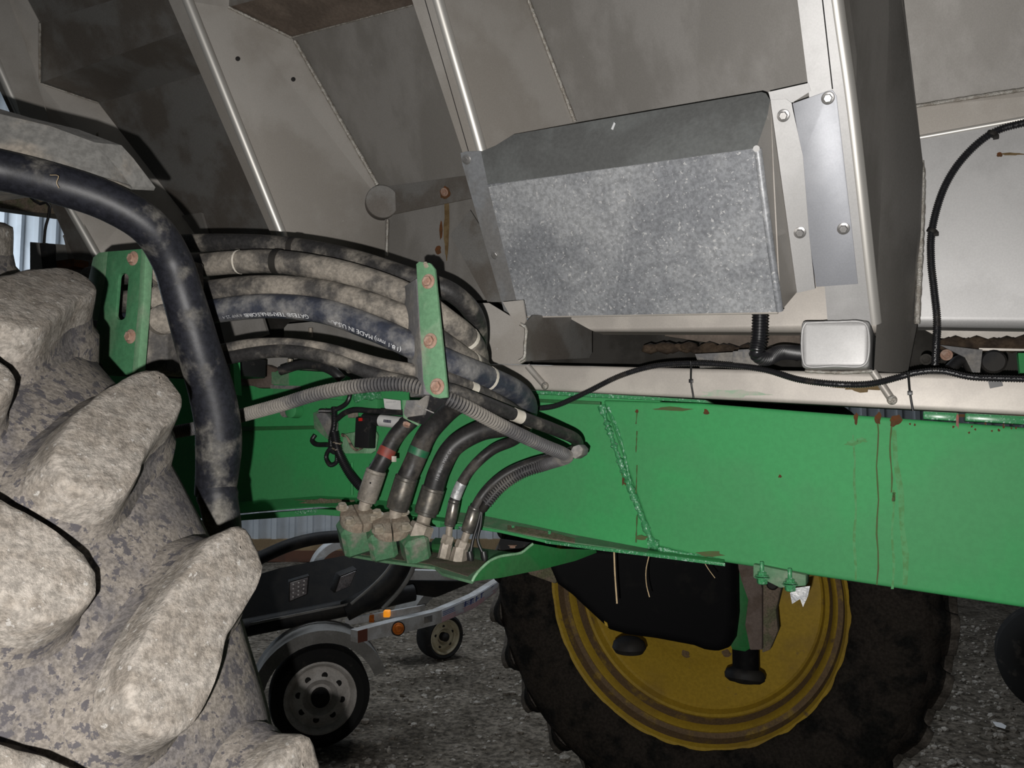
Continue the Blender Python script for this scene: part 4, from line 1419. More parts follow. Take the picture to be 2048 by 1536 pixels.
fd = thing('grey_fender', 'dusty grey tire fender above the black pipe at left', 'fender', W(120, 300, 1.06))
top = [W(-300, 150, .95), W(-80, 205, 1.02), W(0, 228, 1.04), W(100, 252, 1.06), W(190, 285, 1.08), (W(215, 312, 1.09)), W(262, 372, 1.12)]
bot = [W(-300, 275, .92), W(-80, 305, .99), W(0, 318, 1.01), W(100, 333, 1.03), W(190, 358, 1.06), W(225, 367, 1.08), W(262, 378, 1.12)]
quadstrip('fender_skirt', top, bot, 'fender_grey', fd, .006)
topb = [p + A * .04 + Z * .01 for p in top]
quadstrip('fender_top', top, topb, 'fender_grey', fd, .006)
quadstrip('fender_inner', [W(-80, 350, 1.06), W(0, 360, 1.07), W(130, 385, 1.09), W(200, 405, 1.11)], [W(-80, 410, 1.20), W(0, 402, 1.20), W(90, 391, 1.2), W(200, 412, 1.12)], 'fender_grey', fd, .006)
tube('rolled_edge', [p - A * .004 for p in bot], .005, 'fender_grey', fd, step=.02, seg=10)

# chassis bits seen behind the near tire
ch = thing('cab_step_frame', 'dark ladder-like steel step frame in the gap above the tire', 'frame', W(140, 470, 2.6))
slab('side_post', [W(105, 395, 2.6), W(142, 398, 2.6), W(194, 520, 2.6), W(180, 570, 2.6), W(140, 560, 2.6), W(135, 510, 2.6), W(126, 470, 2.6), W(138, 468, 2.6), W(138, 446, 2.6), W(119, 440, 2.6), W(112, 425, 2.6)], A * .05, 'steel_dark', ch)
slab('top_bar', [W(-60, 395, 2.6), W(60, 388, 2.6), W(140, 395, 2.6), W(120, 428, 2.6), W(60, 424, 2.6), W(-60, 408, 2.6)], A * .10, 'dirt_brown', ch)
slab('lower_beam', [W(60, 484, 2.7), W(138, 490, 2.7), W(150, 560, 2.7), W(60, 560, 2.7)], A * .10, 'steel_dull', ch)
slab('mud_pad', [W(96, 524, 2.55), W(148, 517, 2.55), W(148, 532, 2.55), W(98, 534, 2.55)], A * .05, 'rust', ch)
slab('black_post', [W(78, 486, 2.5), W(92, 485, 2.5), W(98, 550, 2.5), W(86, 552, 2.5)], A * .03, 'black', ch, .004)
tube('step_wire', [W(60, 393, 2.5), W(78, 408, 2.5), W(97, 405, 2.5), W(97, 432, 2.5), W(91, 455, 2.5), W(88, 488, 2.5)], .0045, 'black', ch, step=.02, seg=8)
slab('tooth', [W(125, 472, 2.58), W(150, 466, 2.58), W(152, 490, 2.58), W(138, 494, 2.58)], A * .03, 'steel_dark', ch)

# ================================================================== GALVANISED BOX
gb = thing('galvanized_box', 'large mottled galvanized sheet metal box bolted between two ribs', 'box', S(1260, 460, .05))
fTL, fTR, fBR, fBL = (976, 371), (1513, 297), (1556, 624), (1041, 633)
EB = .115
tl, tr, br_, bl = S(*fTL, .035), S(*fTR, EB), S(*fBR, EB), S(*fBL, .035)
slab('left_return', [S(*fTL, .035), S(*fBL, .035), S(1042, 634, .008), S(978, 372, .008)], U * .002, 'galv_dull', gb)
slab('front_panel', [tl, tr, br_, bl], A * .002, 'galv', gb, label='mottled spangled front')
# top facet
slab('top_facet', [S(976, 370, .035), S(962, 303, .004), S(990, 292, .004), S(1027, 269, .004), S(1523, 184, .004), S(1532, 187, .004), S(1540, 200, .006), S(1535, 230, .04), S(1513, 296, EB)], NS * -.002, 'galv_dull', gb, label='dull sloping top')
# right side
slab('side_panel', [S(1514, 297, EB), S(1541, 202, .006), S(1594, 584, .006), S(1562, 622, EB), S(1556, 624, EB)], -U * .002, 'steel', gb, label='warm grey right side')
tube('rounded_edge', [S(1515, 298, EB - .005), S(1536, 460, EB - .005), S(1559, 622, EB - .005)], .0075, 'galv', gb, step=.03, seg=14)
tube('rounded_edge', [S(976, 371, .034), S(1240, 335, .065), S(1512, 298, EB - .004)], .003, 'galv', gb, step=.03, seg=10)
tube('rolled_hem', [S(1041, 634, .034), S(1300, 629, .066), S(1556, 625, EB - .002)], .003, 'steel_cream', gb, step=.03, seg=10)
lathe('corner_relief', [(.006, 0), (.006, .002)], S(1513, 297, EB + .006), NS, 'steel_light', gb, seg=16)
# mounting flanges
slab('left_flange', [S(921, 306, .005), S(930, 303, .005), S(962, 302, .005), S(978, 372, .012), S(1042, 634, .012), S(1012, 636, .005), S(925, 330, .005)], -NS * .003, 'galv_mid', gb)
slab('right_flange', [S(1541, 200, .008), S(1572, 198, .008), S(1583, 206, .008), S(1586, 222, .008), S(1606, 312, .008), S(1618, 465, .008), S(1630, 578, .008), S(1594, 586, .008)], -NS * .003, 'steel_light', gb)
for q in ((933, 319), (991, 510)):
    bolt(gb, S(*q, .006), NS, .0078)
for q in ((1567, 231), (1600, 465)):
    bolt(gb, S(*q, .009), NS, .0082)
slab('scratch', [S(1222, 258, .052), S(1228, 244, .05), S(1231, 247, .05), S(1226, 260, .052)], A * .0004, 'print', gb)
# adapter plate bolted on the right rib
ap = thing('adapter_plate', 'plain bluish grey plate with two bolts on the right rib', 'plate', S(1660, 380, .01))
slab('plate_body', [S(1585, 207, .0045), S(1655, 182, .0045), S(1665, 180, .0045), S(1673, 192, .0045), S(1705, 470, .0045), S(1716, 568, .0045), S(1632, 574, .0045), S(1617, 465, .0045), S(1604, 312, .0045)], -NS * .003, 'plate_blue', ap, .001)
for q in ((1656, 196), (1687, 457)):
    bolt(ap, S(*q, .005), NS, .0082)
slab('rear_lip', [S(1537, 184, .003), S(1617, 166, .003), S(1622, 182, .003), S(1585, 205, .003), S(1541, 200, .003)], -NS * .002, 'steel_light', ap)
# black corrugated drain hose under the box
dh = thing('drain_loom', 'thick black corrugated hose hanging from the bottom of the metal box', 'conduit', W(1516, 680, 1.5))
conduit('loom_body', [W(1520, 610, 1.56), W(1520, 640, 1.56), W(1518, 680, 1.56), W(1514, 705, 1.56), W(1530, 716, 1.58), W(1560, 705, 1.62), W(1600, 706, 1.68)], .0165, 'conduit_black', dh, pitch=.006, seg=16)
pg = thing('grey_plug', 'small pale grey connector beside the hanging black loom', 'connector', W(1500, 718, 1.66))
box('plug_body', W(1500, 717, 1.68), U * .022, A * .02, Z * .019, 'plastic_grey', pg, .003)
box('plug_cap', W(1480, 716, 1.69), U * .012, A * .02, Z * .014, 'plastic_grey', pg, .003)
slab('plug_tail', [W(1390, 708, 1.78), W(1470, 704, 1.72), W(1470, 732, 1.72), W(1400, 736, 1.78)], A * .02, 'plastic_grey', pg)

# ================================================================== BLACK LOOMS ON THE RIGHT
l1 = thing('black_loom', 'long thin black wavy loom tied along the stainless tube', 'conduit', R(1500, 760, .02))
conduit('loom_body', [W(1010, 835, 1.72), R(1068, 818, .03), R(1110, 812, .03), R(1170, 786, .03), R(1240, 752, .025), R(1310, 732, .022), R(1385, 727, .022), R(1450, 730, .022), R(1530, 740, .03), R(1600, 760, .045), R(1680, 769, .05), R(1740, 768, .04), R(1800, 754, .022), R(1830, 746, .022), R(1880, 742, .022), R(1940, 754, .022), R(2000, 757, .022), R(2600, 768, .022)], .0065, 'conduit_black', l1, pitch=.0042, seg=12)
for (x, y0_, xk, yk, x2, y2) in ((1381, 727, 1382, 762, 1387, 796), (1816, 748, 1820, 786, 1826, 822)):
    zt = thing_part('cable_tie', l1)
    tube('tie_strap', [R(x, y0_ - 4, .031), R(x + 1, y0_ + 6, .028), R(xk, yk, .008), R(x2, y2, .006)], .0022, 'plastic_black', zt, step=.006, seg=8, flat=1.0)
    box('tie_head', R(xk, yk, .010), U * .0045, N * .003, Z * .004, 'plastic_black', zt, .001)
slab('tape_flag', [R(1976, 762, .02), R(2004, 762, .02), R(2006, 772, .02), R(1980, 777, .02)], A * .001, 'plastic_black', l1)
l2 = thing('black_loom', 'black loom curving down the bright skirt at the right edge', 'conduit', R(1880, 450, -.05))
conduit('loom_body', [R(2500, 180, -.085), R(2048, 246, -.085), R(1985, 266, -.085), R(1930, 312, -.085), R(1890, 372, -.085), R(1864, 460, -.085), R(1862, 520, -.085), R(1868, 580, -.085), R(1874, 640, -.085), R(1872, 690, -.085), R(1870, 730, -.09)], .0078, 'conduit_black', l2, pitch=.0042, seg=12)
for q in ((1984, 268), (1864, 462)):
    zt = thing_part('cable_tie', l2)
    lathe('tie_strap', [(.0098, -.004), (.0102, -.003), (.0102, .003), (.0098, .004)], R(*q, -.085), (R(q[0] - 6, q[1] + 10, -.085) - R(*q, -.085)), 'black', zt, seg=16)
    box('tie_head', R(q[0] + 8, q[1] + 6, -.083), U * .005, N * .004, Z * .004, 'black', zt, .001)
# dim machinery behind the right gap
gm = thing('hydraulic_valve', 'dark shaded valve parts in the gap under the bright skirt', 'valve', W(1900, 720, 1.62))
slab('valve_bracket', [W(1880, 690, 1.60), W(1965, 700, 1.58), W(1960, 745, 1.58), W(1945, 745, 1.58), W(1930, 715, 1.58), W(1910, 705, 1.59)], A * .01, 'plastic_grey', gm)
lathe('valve_cap', [(.024, 0), (.024, .03), (.02, .034)], W(1985, 726, 1.60), N, 'black', gm, seg=24)
tube('valve_hose', [W(1900, 738, 1.60), W(1925, 718, 1.6), W(1945, 738, 1.6), W(1955, 760, 1.6)], .012, 'black', gm, step=.01)
bolt(gm, W(1893, 710, 1.585), N, .008, 'rust_bolt')
bolt(gm, W(1852, 719, 1.585), N, .008, 'dark_void')
slab('green_stub', [W(2036, 706, 1.60), W(2060, 706, 1.6), W(2060, 746, 1.6), W(2040, 746, 1.6)], A * .03, 'green', gm)

# ================================================================== ELECTRICAL CONNECTOR CLUSTER
ec = thing('sensor_connector', 'black electrical connector with red tab on a small green mounting plate', 'connector', R(725, 870, .05))
slab('mount_plate', [R(x, y, .035) for x, y in ((686, 868), (735, 860), (752, 864), (755, 872), (750, 902), (742, 907), (690, 907), (684, 900))], A * .006, 'green_mint', ec, .0015, label='speckled pale green plate',
     holes=[[R(741 + 3 * math.cos(t), 872 + 3 * math.sin(t), .035) for t in (i * .785 for i in range(8))]])
bm = bmesh.new()
slab_bm(bm, [R(x, y, .075) for x, y in ((711, 834), (736, 834), (739, 850), (737, 897), (708, 895), (710, 850))], A * .03)
bmesh.ops.recalc_face_normals(bm, faces=bm.faces)
bevel(bm, .003, 2)
link('connector_body', bm2me(bm), 'plastic_black', ec)
box('lock_tab', R(721, 839, .079), U * .0048, N * .003, Z * .0042, 'red', ec, .001, label='red lock tab')
slab('side_latch', [R(x, y, .070) for x, y in ((737, 846), (742, 848), (742, 856), (737, 857))], A * .008, 'plastic_black', ec)
for i in range(4):
    tube('bare_wire', [R(683, 868 + i * 1.5, .05), R(692 + i, 872 + i, .06), R(702 + i * 2, 893 + i, .06), R(714 + i * 2, 902 - i, .06), R(720 + i * 2, 896, .065)], .0016, 'wire', ec, step=.004, seg=6)
hn = thing('wiring_harness', 'tangled black wiring harness with small corrugated loops beside the green plate', 'harness', R(665, 860, .05))
conduit('loom_loop', [R(640, 822, .04), R(670, 820, .05), R(694, 805, .05), R(700, 785, .045), R(690, 772, .03)], .0065, 'conduit_black', hn, pitch=.004, seg=10)
conduit('loom_branch', [R(668, 815, .05), R(668, 850, .055), R(662, 880, .06), R(664, 900, .06), R(676, 905, .06)], .0085, 'conduit_black', hn, pitch=.004, seg=12)
conduit('loom_ring', [R(672, 895, .065), R(658, 900, .065), R(652, 915, .065), R(660, 930, .065), R(672, 925, .065), R(674, 905, .065)], .006, 'conduit_black', hn, pitch=.004, seg=10)
conduit('main_loom', [R(668, 865, .07), R(674, 895, .07), R(684, 920, .065), R(700, 948, .06), R(722, 975, .055), R(735, 990, .045)], .0125, 'conduit_black', hn, pitch=.005, seg=14)
tube('cable', [R(672, 840, .05), R(690, 826, .06), R(710, 820, .06), R(740, 822, .055), R(810, 826, .05)], .0075, 'rubber_black', hn, step=.01, seg=12)
tube('elbow', [R(630, 870, .03), R(624, 880, .035), R(630, 888, .04), R(656, 890, .05)], .0065, 'plastic_black', hn, step=.006, seg=12)
slab('harness_bracket', [R(x, y, .03) for x, y in ((626, 826), (650, 816), (668, 840), (668, 876), (656, 880), (628, 856))], A * .005, 'green_dusty', hn, .001)
slab('dusty_boot', [R(x, y, .045) for x, y in ((630, 828), (648, 822), (668, 846), (666, 872), (656, 874))], A * .02, 'plastic_grey', hn, .004)
for y in (885, 898):
    lathe('tie_ring', [(.0135, -.002), (.014, 0), (.0135, .002)], R(674, y, .068), Z + U * .3, 'wire', hn, seg=16)
sn = thing('labelled_sensor', 'black cylinder sensor wrapped in a white barcode label', 'sensor', R(770, 845, .05))
sp_ = catmull([R(728, 838, .05), R(770, 842, .052), R(806, 846, .054)], .004)
v, f = sweep(sp_, .0150, 20)
link('sensor_body', mk(v, f, 60), 'rubber_black', sn)
sp2 = sub(sp_, .44, .98)
v, f = sweep(sp2, .0156, 22)
link('white_label', mk(v, f, 50), 'white', sn, label='white paper label with a barcode')
T_ = V(sp_[-1] - sp_[0]).normalized()
nn = (CAM - V(sp_[len(sp_) // 2]))
nn = (nn - T_ * nn.dot(T_)).normalized()
up_ = nn.cross(T_)
if up_.z < 0:
    up_ = -up_
bm = bmesh.new()
xx = 0
for i in range(13):
    wv_ = random.choice((.0007, .0010, .0014))
    box_bm(bm, V(sp_[int(len(sp_) * .62)]) + T_ * (xx - .002) + nn * .0156, T_ * wv_ * .5, nn * .0006, up_ * .0035)
    xx += wv_ + random.choice((.0008, .0013))
link('barcode', bm2me(bm, None), 'ink', sn)
slab('paper_tag', [R(x, y, .04) for x, y in ((767, 797), (801, 801), (802, 822), (778, 822), (769, 815))], A * .0008, 'white', sn, label='white paper tag')
flat_text(sn, 'SENSOR ASM', .006, R(772, 806, .0415), U, Z, m='print_dim', squeeze=.9)
slab('tag_clip', [R(x, y, .046) for x, y in ((761, 816), (778, 818), (777, 826), (761, 826))], A * .012, 'plastic_black', sn, .001)
gv_ = thing('green_valve_body', 'round glossy green valve bodies painted over above the connector', 'valve', R(735, 800, .03))
lathe('valve_knob', [(.016, 0), (.017, .02), (.013, .03), (.006, .033)], R(727, 796, .0), N, 'green_glints', gv_, seg=24)
lathe('valve_knob', [(.015, 0), (.015, .025), (.011, .034)], R(754, 792, .0), N, 'green_glints', gv_, seg=24)
box('valve_base', R(740, 812, .005), U * .040, A * .02, Z * .018, 'green', gv_, .005)
box('tan_plug', R(706, 830, .035), U * .010, A * .01, Z * .008, 'fitting', gv_, .002)

# items between hoses and hopper (in shade)
slab('leg_plate', [W(438, 640, 2.35), W(525, 636, 2.35), W(535, 668, 2.35), W(452, 695, 2.35)], A * .01, 'steel_dull', hop, label='grey leg plate behind the hoses')
slab('leg_plate', [W(568, 656, 2.25), W(575, 648, 2.25), W(640, 642, 2.2), W(780, 668, 2.2), W(800, 720, 2.2), W(568, 705, 2.25)], A * .01, 'steel_dull', hop)
slab('leg_plate', [W(470, 700, 2.35), W(700, 690, 2.3), W(830, 710, 2.25), W(830, 790, 2.25), W(470, 770, 2.35)], A * .01, 'steel_dark', hop)
slab('leg_plate', [W(505, 718, 2.3), W(575, 712, 2.3), W(580, 740, 2.3), W(512, 746, 2.3)], A * .01, 'steel_dull', hop)
tube('grease_nipple', [W(621, 656, 2.18), W(621, 675, 2.18)], .006, 'fitting', hop, step=.01, seg=10)
tube('grease_nipple', [W(580, 718, 2.18), W(580, 732, 2.18)], .008, 'zinc', hop, step=.01, seg=10)
bk = thing('black_arc_hose', 'black hose arching over the green bracket behind the hoses', 'hose', W(630, 735, 1.9))
tube('hose_body', [W(560, 742, 1.93), W(600, 730, 1.92), W(640, 732, 1.90), W(670, 745, 1.88), W(684, 760, 1.88)], .012, 'rubber_black', bk)
bx2 = thing('dark_box', 'small black box behind the slim hoses beside the pipe', 'box', W(490, 736, 2.0))
box('box_body', W(490, 737, 2.0), U * .034, A * .04, Z * .024, 'plastic_black', bx2, .004)

# ================================================================== STRAW STALKS
s1 = thing('straw_stalk', 'straight straw stalk hanging below the green frame', 'straw', R(1231, 1150, .03), 'straw caught on the frame')
tube('stem', [R(1228, 1100, .05), R(1230, 1150, .05), R(1234, 1207, .05)], .0020, 'straw', s1, step=.01, seg=8)
s2 = thing('straw_stalk', 'thin curved straw hanging right of the straight one', 'straw', R(1295, 1150, .03), 'straw caught on the frame')
tube('stem', [R(1298, 1112, .05), R(1292, 1140, .05), R(1293, 1170, .05), R(1299, 1194, .05)], .0012, 'straw', s2, step=.008, seg=6)
s3 = thing('straw_stalk', 'short straw bit hanging beside the black wheel guard', 'straw', R(1420, 1140, .03), 'straw caught on the frame')
tube('stem', [R(1407, 1122, .04), R(1418, 1140, .04), R(1430, 1156, .04)], .0009, 'straw', s3, step=.008, seg=6)

# ================================================================== FAR WHEEL
DW = 2.94
WC = W(1376, 1188, DW)
fwl = thing('rear_wheel', 'far yellow wheel with black lugged tire under the green frame', 'wheel', WC, rot=TROT)
zl = V((0, 0, 1))


def loc_lathe(name, prof_, m, parent, seg=96, label=None):
    bm = bmesh.new()
    lathe_bm(bm, prof_, V((0, 0, 0)), zl, seg, False, False)
    bmesh.ops.remove_doubles(bm, verts=bm.verts, dist=1e-6)
    return link(name, bm2me(bm, 35), m, parent, local=True, label=label)


# local z is towards the viewer
loc_lathe('rim_lip', [(0.570, -.02), (0.578, -.004), (0.578, .004), (0.570, .008), (0.560, .004), (0.551, -.012)], 'yellow', fwl)
loc_lathe('rim_groove', [(0.551, -.012), (0.543, -.05), (0.525, -.055)], 'yellow_brown', fwl, label='darker brown groove of the rim')
loc_lathe('rim_ridge', [(0.525, -.055), (0.520, -.050), (0.514, -.056), (0.505, -.085)], 'yellow', fwl)
loc_lathe('rim_barrel', [(0.505, -.085), (0.491, -.12)], 'yellow_brown', fwl, label='darker brown groove of the rim')
loc_lathe('rim_bead', [(0.491, -.12), (0.485, -.114), (0.476, -.12), (0.466, -.150)], 'yellow', fwl)
loc_lathe('wheel_disc', [(0.466, -.150), (0.458, -.156), (0.354, -.150), (0.281, -.130), (0.229, -.100), (0.166, -.095), (0.000, -.095)], 'yellow', fwl)
for k in range(10):
    t = math.radians(-100 + 36 * k)
    bm = bmesh.new()
    lathe_bm(bm, [(.022, 0), (.022, .006), (.015, .008), (.015, .018)], V((.255 * math.cos(t), .255 * math.sin(t), -.128)), zl, 12)
    link('lug_nut', bm2me(bm), 'yellow_brown', fwl, local=True)
fc = [(.00, .565), (.03, .58), (.045, .66), (.045, .73), (.03, .79), (0.0, .825), (-.03, .842), (-.10, .856), (-.19, .86), (-.28, .856), (-.35, .842), (-.38, .825), (-.41, .79), (-.425, .73), (-.42, .64), (-.38, .56)]
link('tire', tire_carcass([(w, r) for w, r in fc], 160, .008), 'tire_far', fwl, local=True, label='black muddy tire')
fl1 = lug_mesh(LUG, .90, .855, .02, seed=4, n=40)
fl2 = lug_mesh(LUG, .90, .855, .02, mirror=-.35, seed=5, n=40)
for q in (fl1, fl2):
    q.materials.append(MATS['tire_far_lug'])
    q.materials.append(MATS['tire_far'])
tp = [c for c in fwl.children if c.name.startswith('tire')][0]
for k in range(NL):
    for ms, off, z_ in ((fl1, 0.0, -.365), (fl2, PT / 2, -.365)):
        o = bpy.data.objects.new('lug', ms)
        COL.objects.link(o)
        o.parent = tp
        o.location = (0, 0, z_)
        o.rotation_euler = (0, 0, math.radians(4 + off + k * PT))

# king post, guard, stops
kp = thing('suspension_post', 'green king post with bare primer patch in front of the yellow wheel', 'post', W(1490, 1220, 2.35))
slab('post_body', [W(1452, 1118, 2.35), W(1500, 1124, 2.35), W(1504, 1296, 2.35), W(1490, 1304, 2.35), W(1464, 1300, 2.35), W(1460, 1290, 2.35)], A * .10, 'green_dark', kp, .006)
slab('primer_patch', [W(1474, 1126, 2.34), W(1510, 1132, 2.34), W(1524, 1176, 2.34), W(1524, 1300, 2.34), W(1500, 1300, 2.34), W(1490, 1250, 2.34), W(1496, 1200, 2.34), W(1482, 1160, 2.34)], A * .05, 'primer', kp, .003, label='bare brown primer strip')
slab('dark_plate', [W(1526, 1150, 2.36), W(1556, 1160, 2.36), W(1562, 1178, 2.36), W(1552, 1220, 2.36), W(1556, 1262, 2.36), W(1540, 1300, 2.36), W(1524, 1306, 2.36)], A * .04, 'dirt_brown', kp, .004)
lathe('knob', [(.018, 0), (.018, .03), (.013, .036)], W(1548, 1165, 2.33), N, 'black', kp, seg=16)
lathe('bump_rod', [(.040, 0), (.040, .14)], W(1490, 1270, 2.42), -Z, 'black_guard', kp, seg=28)
lathe('bump_stop', [(.040, -.004), (.056, .004), (.062, .016), (.060, .030), (.046, .040), (.02, .043)], W(1490, 1338, 2.42), (-Z + N * .25), 'black', kp, seg=36, label='round black rubber stop')
gd_ = thing('motor_guard', 'bulky black wheel motor guard in front of the yellow rim', 'guard', W(1300, 1200, 2.35))
bm = bmesh.new()
slab_bm(bm, [W(x, y, 2.30) for x, y in ((1085, 1110), (1200, 1096), (1470, 1116), (1472, 1230), (1466, 1280), (1455, 1298), (1435, 1307), (1405, 1302), (1385, 1294), (1310, 1280), (1250, 1272), (1215, 1262), (1165, 1216), (1140, 1192), (1110, 1170))], A * .20)
bmesh.ops.recalc_face_normals(bm, faces=bm.faces)
bevel(bm, .03, 4)
link('guard_shell', bm2me(bm, 50), 'black_guard', gd_)
lathe('rubber_stop', [(.034, 0), (.05, .012), (.055, .03), (.045, .045), (.02, .05)], W(1258, 1276, 2.5), -Z, 'black', gd_, seg=28, label='round black rubber stop')
slab('yellow_mark', [W(1208, 1242, 2.295), W(1214, 1246, 2.295), W(1216, 1254, 2.295), W(1210, 1250, 2.295)], A * .003, 'yellow', gd_)
slab('bracket_arm', [W(1040, 1130, 2.5), W(1100, 1118, 2.5), W(1120, 1150, 2.5), W(1110, 1168, 2.5), W(1060, 1150, 2.5)], A * .03, 'dirt_brown', gd_, .005)

# ================================================================== TRAILER
tr_ = thing('small_trailer', 'small dim trailer with white striped rail parked behind the frame', 'trailer', G(640, 1490))
TX = V((.93, .37, 0)).normalized()          # trailer side runs away to the right
TN = V((.37, -.93, 0))


def wheel(c, r, rim, w, ax, mr, lab, holes=8):
    wr = thing_part('trailer_wheel', tr_)
    wr.location = V(c) - tr_.location
    wr['label'] = lab
    lathe('tire', [(rim, .0), (rim + .012, .012), (r * .86, .018), (r * .97, .0), (r, -.03), (r, -w + .03), (r * .97, -w), (rim, -w - .01)], c, ax, 'trailer_tire', wr, seg=56, capa=False, capb=False)
    lathe('rim', [(rim + .004, .006), (rim * .97, .010), (rim * .90, .0), (rim * .85, -.02), (rim * .80, -.024), (rim * .70, -.010), (rim * .50, -.004), (rim * .42, -.018), (rim * .34, -.03), (0, -.03)], c, ax, mr, wr, seg=48, capa=False, capb=False)
    lathe('hub', [(rim * .26, -.03), (rim * .26, .012), (rim * .16, .025), (0, .03)], c, ax, 'black', wr, seg=20)
    x, y, z = axes(ax)
    for k in range(holes):
        t = 2 * math.pi * k / holes
        lathe('hole', [(rim * .09, -.012), (rim * .09, -.0025)], V(c) + (x * math.cos(t) + y * math.sin(t)) * rim * .62 + z * (-.004), ax, 'black', wr, seg=10)
    return wr


AX1 = V((.30, -.95, .0)).normalized()
AX2 = V((.62, -.78, .0)).normalized()
wc1 = W(641, 1396, 3.80)
wheel(wc1, .245, .172, .16, AX1, 'rim_white', 'large trailer wheel with a white eight-hole rim')
wc2 = W(890, 1274, 5.38)
wheel(wc2, .158, .116, .13, AX2, 'rim_cream', 'small far trailer wheel with a cream rim', 5)


def arcfender(c, r, a0, a1, w, ax, m, th=.012, flat=.0):
    x, y, z = V((1, 0, 0)), Z, ax
    x = Z.cross(ax).normalized()
    if x.x < 0:
        x = -x
    v, f = [], []
    n = 20
    for i in range(n + 1):
        t = math.radians(a0 + (a1 - a0) * i / n)
        d = x * math.cos(t) + Z * math.sin(t)
        for rr, ww in ((r, .04), (r, -w), (r - th, -w), (r - th, .03), (r - .06, .035), (r - .06, .045)):
            v.append(V(c) + d * rr + z * ww)
    for i in range(n):
        for j in range(6):
            k = (j + 1) % 6
            f.append((i * 6 + j, i * 6 + k, (i + 1) * 6 + k, (i + 1) * 6 + j))
    f += [tuple(range(6)), tuple(n * 6 + j for j in range(6))]
    bm = bmesh.new()
    bm.from_mesh(mk(v, f))
    return link('fender', bm2me(bm, 35), m, tr_)


arcfender(wc1, .335, 20, 165, .2, AX1, 'trailer_grey')
arcfender(wc2 + V((0, .05, .05)), .33, 75, 170, .2, AX2, 'trailer_grey')
arcfender(W(690, 1150, 6.2), .28, 85, 165, .2, AX1, 'trailer_white')
# curved side rail with striped decal
topl = [(716, 1262), (760, 1250), (800, 1240), (880, 1221), (950, 1191), (1008, 1155)]
botl = [(716, 1286), (760, 1276), (800, 1268), (880, 1247), (950, 1216), (1008, 1173)]
dl = [3.75, 3.85, 3.95, 4.2, 4.5, 4.8]
tt = [W(x, y, d) for (x, y), d in zip(topl, dl)]
bb_ = [W(x, y, d) for (x, y), d in zip(botl, dl)]
quadstrip('side_rail', resamp(tt, 41), resamp(bb_, 41), 'trailer_white', tr_, .05, label='white curved side rail')


def railpt(s, t):
    """s along the rail 0..1, t 0 top..1 bottom"""
    a_ = resamp(tt, 41)
    b_ = resamp(bb_, 41)
    k = s * 40
    i = min(int(k), 39)
    p = a_[i].lerp(a_[i + 1], k - i)
    q = b_[i].lerp(b_[i + 1], k - i)
    r = p.lerp(q, t)
    return r + (CAM - r).normalized() * .018


def strip(name, s0, s1, t0, t1, m, skew=0.0, n=6, label=None):
    a_ = [railpt(s0 + (s1 - s0) * i / n + skew, t0) for i in range(n + 1)]
    b_ = [railpt(s0 + (s1 - s0) * i / n, t1) for i in range(n + 1)]
    return quadstrip(name, a_, b_, m, tr_, .002, label)


strip('decal_field', .47, .985, .08, .98, 'decal_white', label='faded red, white and blue decal')
for i in range(4):
    strip('red_stripe', .47, .985, .60 + i * .105, .655 + i * .105, 'decal_red')
for i in range(3):
    strip('blue_stripe', .475, .72, .20 + i * .13, .26 + i * .13, 'decal_blue')
for i, ch_ in enumerate('AMERICA'):
    s0 = .64 + i * .046
    strip('blue_letter', s0, s0 + .012, .14, .56, 'decal_blue', .006, 1)
    strip('blue_letter', s0, s0 + .03, .14 if i % 2 else .34, .22 if i % 2 else .42, 'decal_blue', .0, 1)
strip('red_reflector', .0, .045, .0, 1.0, 'reflector_red', n=2, label='dark red reflector')
strip('dark_sticker', .355, .405, .2, .7, 'plastic_grey', n=2)
mc = W(795, 1257, 3.93)
lathe('marker_light', [(.030, 0), (.030, .018), (.026, .022), (.022, .022), (.016, .03), (0, .033)], mc, TN + Z * .15, 'amber', tr_, seg=24, label='round amber marker light')
lathe('marker_ring', [(.036, 0), (.036, .012), (.031, .014)], mc, TN + Z * .15, 'black', tr_, seg=24)
box('amber_lamp', W(774, 1227, 4.35), V((.018, 0, 0)), V((0, .02, 0)), V((0, 0, .018)), 'amber_reflection', tr_, .005, label='amber lamp with its reflected flash as a glow')
box('amber_lamp', W(744, 1236, 4.35), V((.014, 0, 0)), V((0, .02, 0)), V((0, 0, .022)), 'amber', tr_, .005)
slab('deck_edge', [W(690, 1238, 4.3), W(840, 1212, 4.4), W(840, 1224, 4.4), W(690, 1252, 4.3)], A * .05, 'trailer_white', tr_)
slab('rear_rail', [W(808, 1140, 4.9), W(1000, 1145, 5.1), W(1000, 1160, 5.1), W(800, 1160, 4.9)], A * .05, 'trailer_white', tr_)
slab('tongue_plate', [W(800, 1162, 4.9), W(950, 1162, 5.1), W(870, 1195, 5.0), W(800, 1185, 4.9)], A * .05, 'panel_dark', tr_)

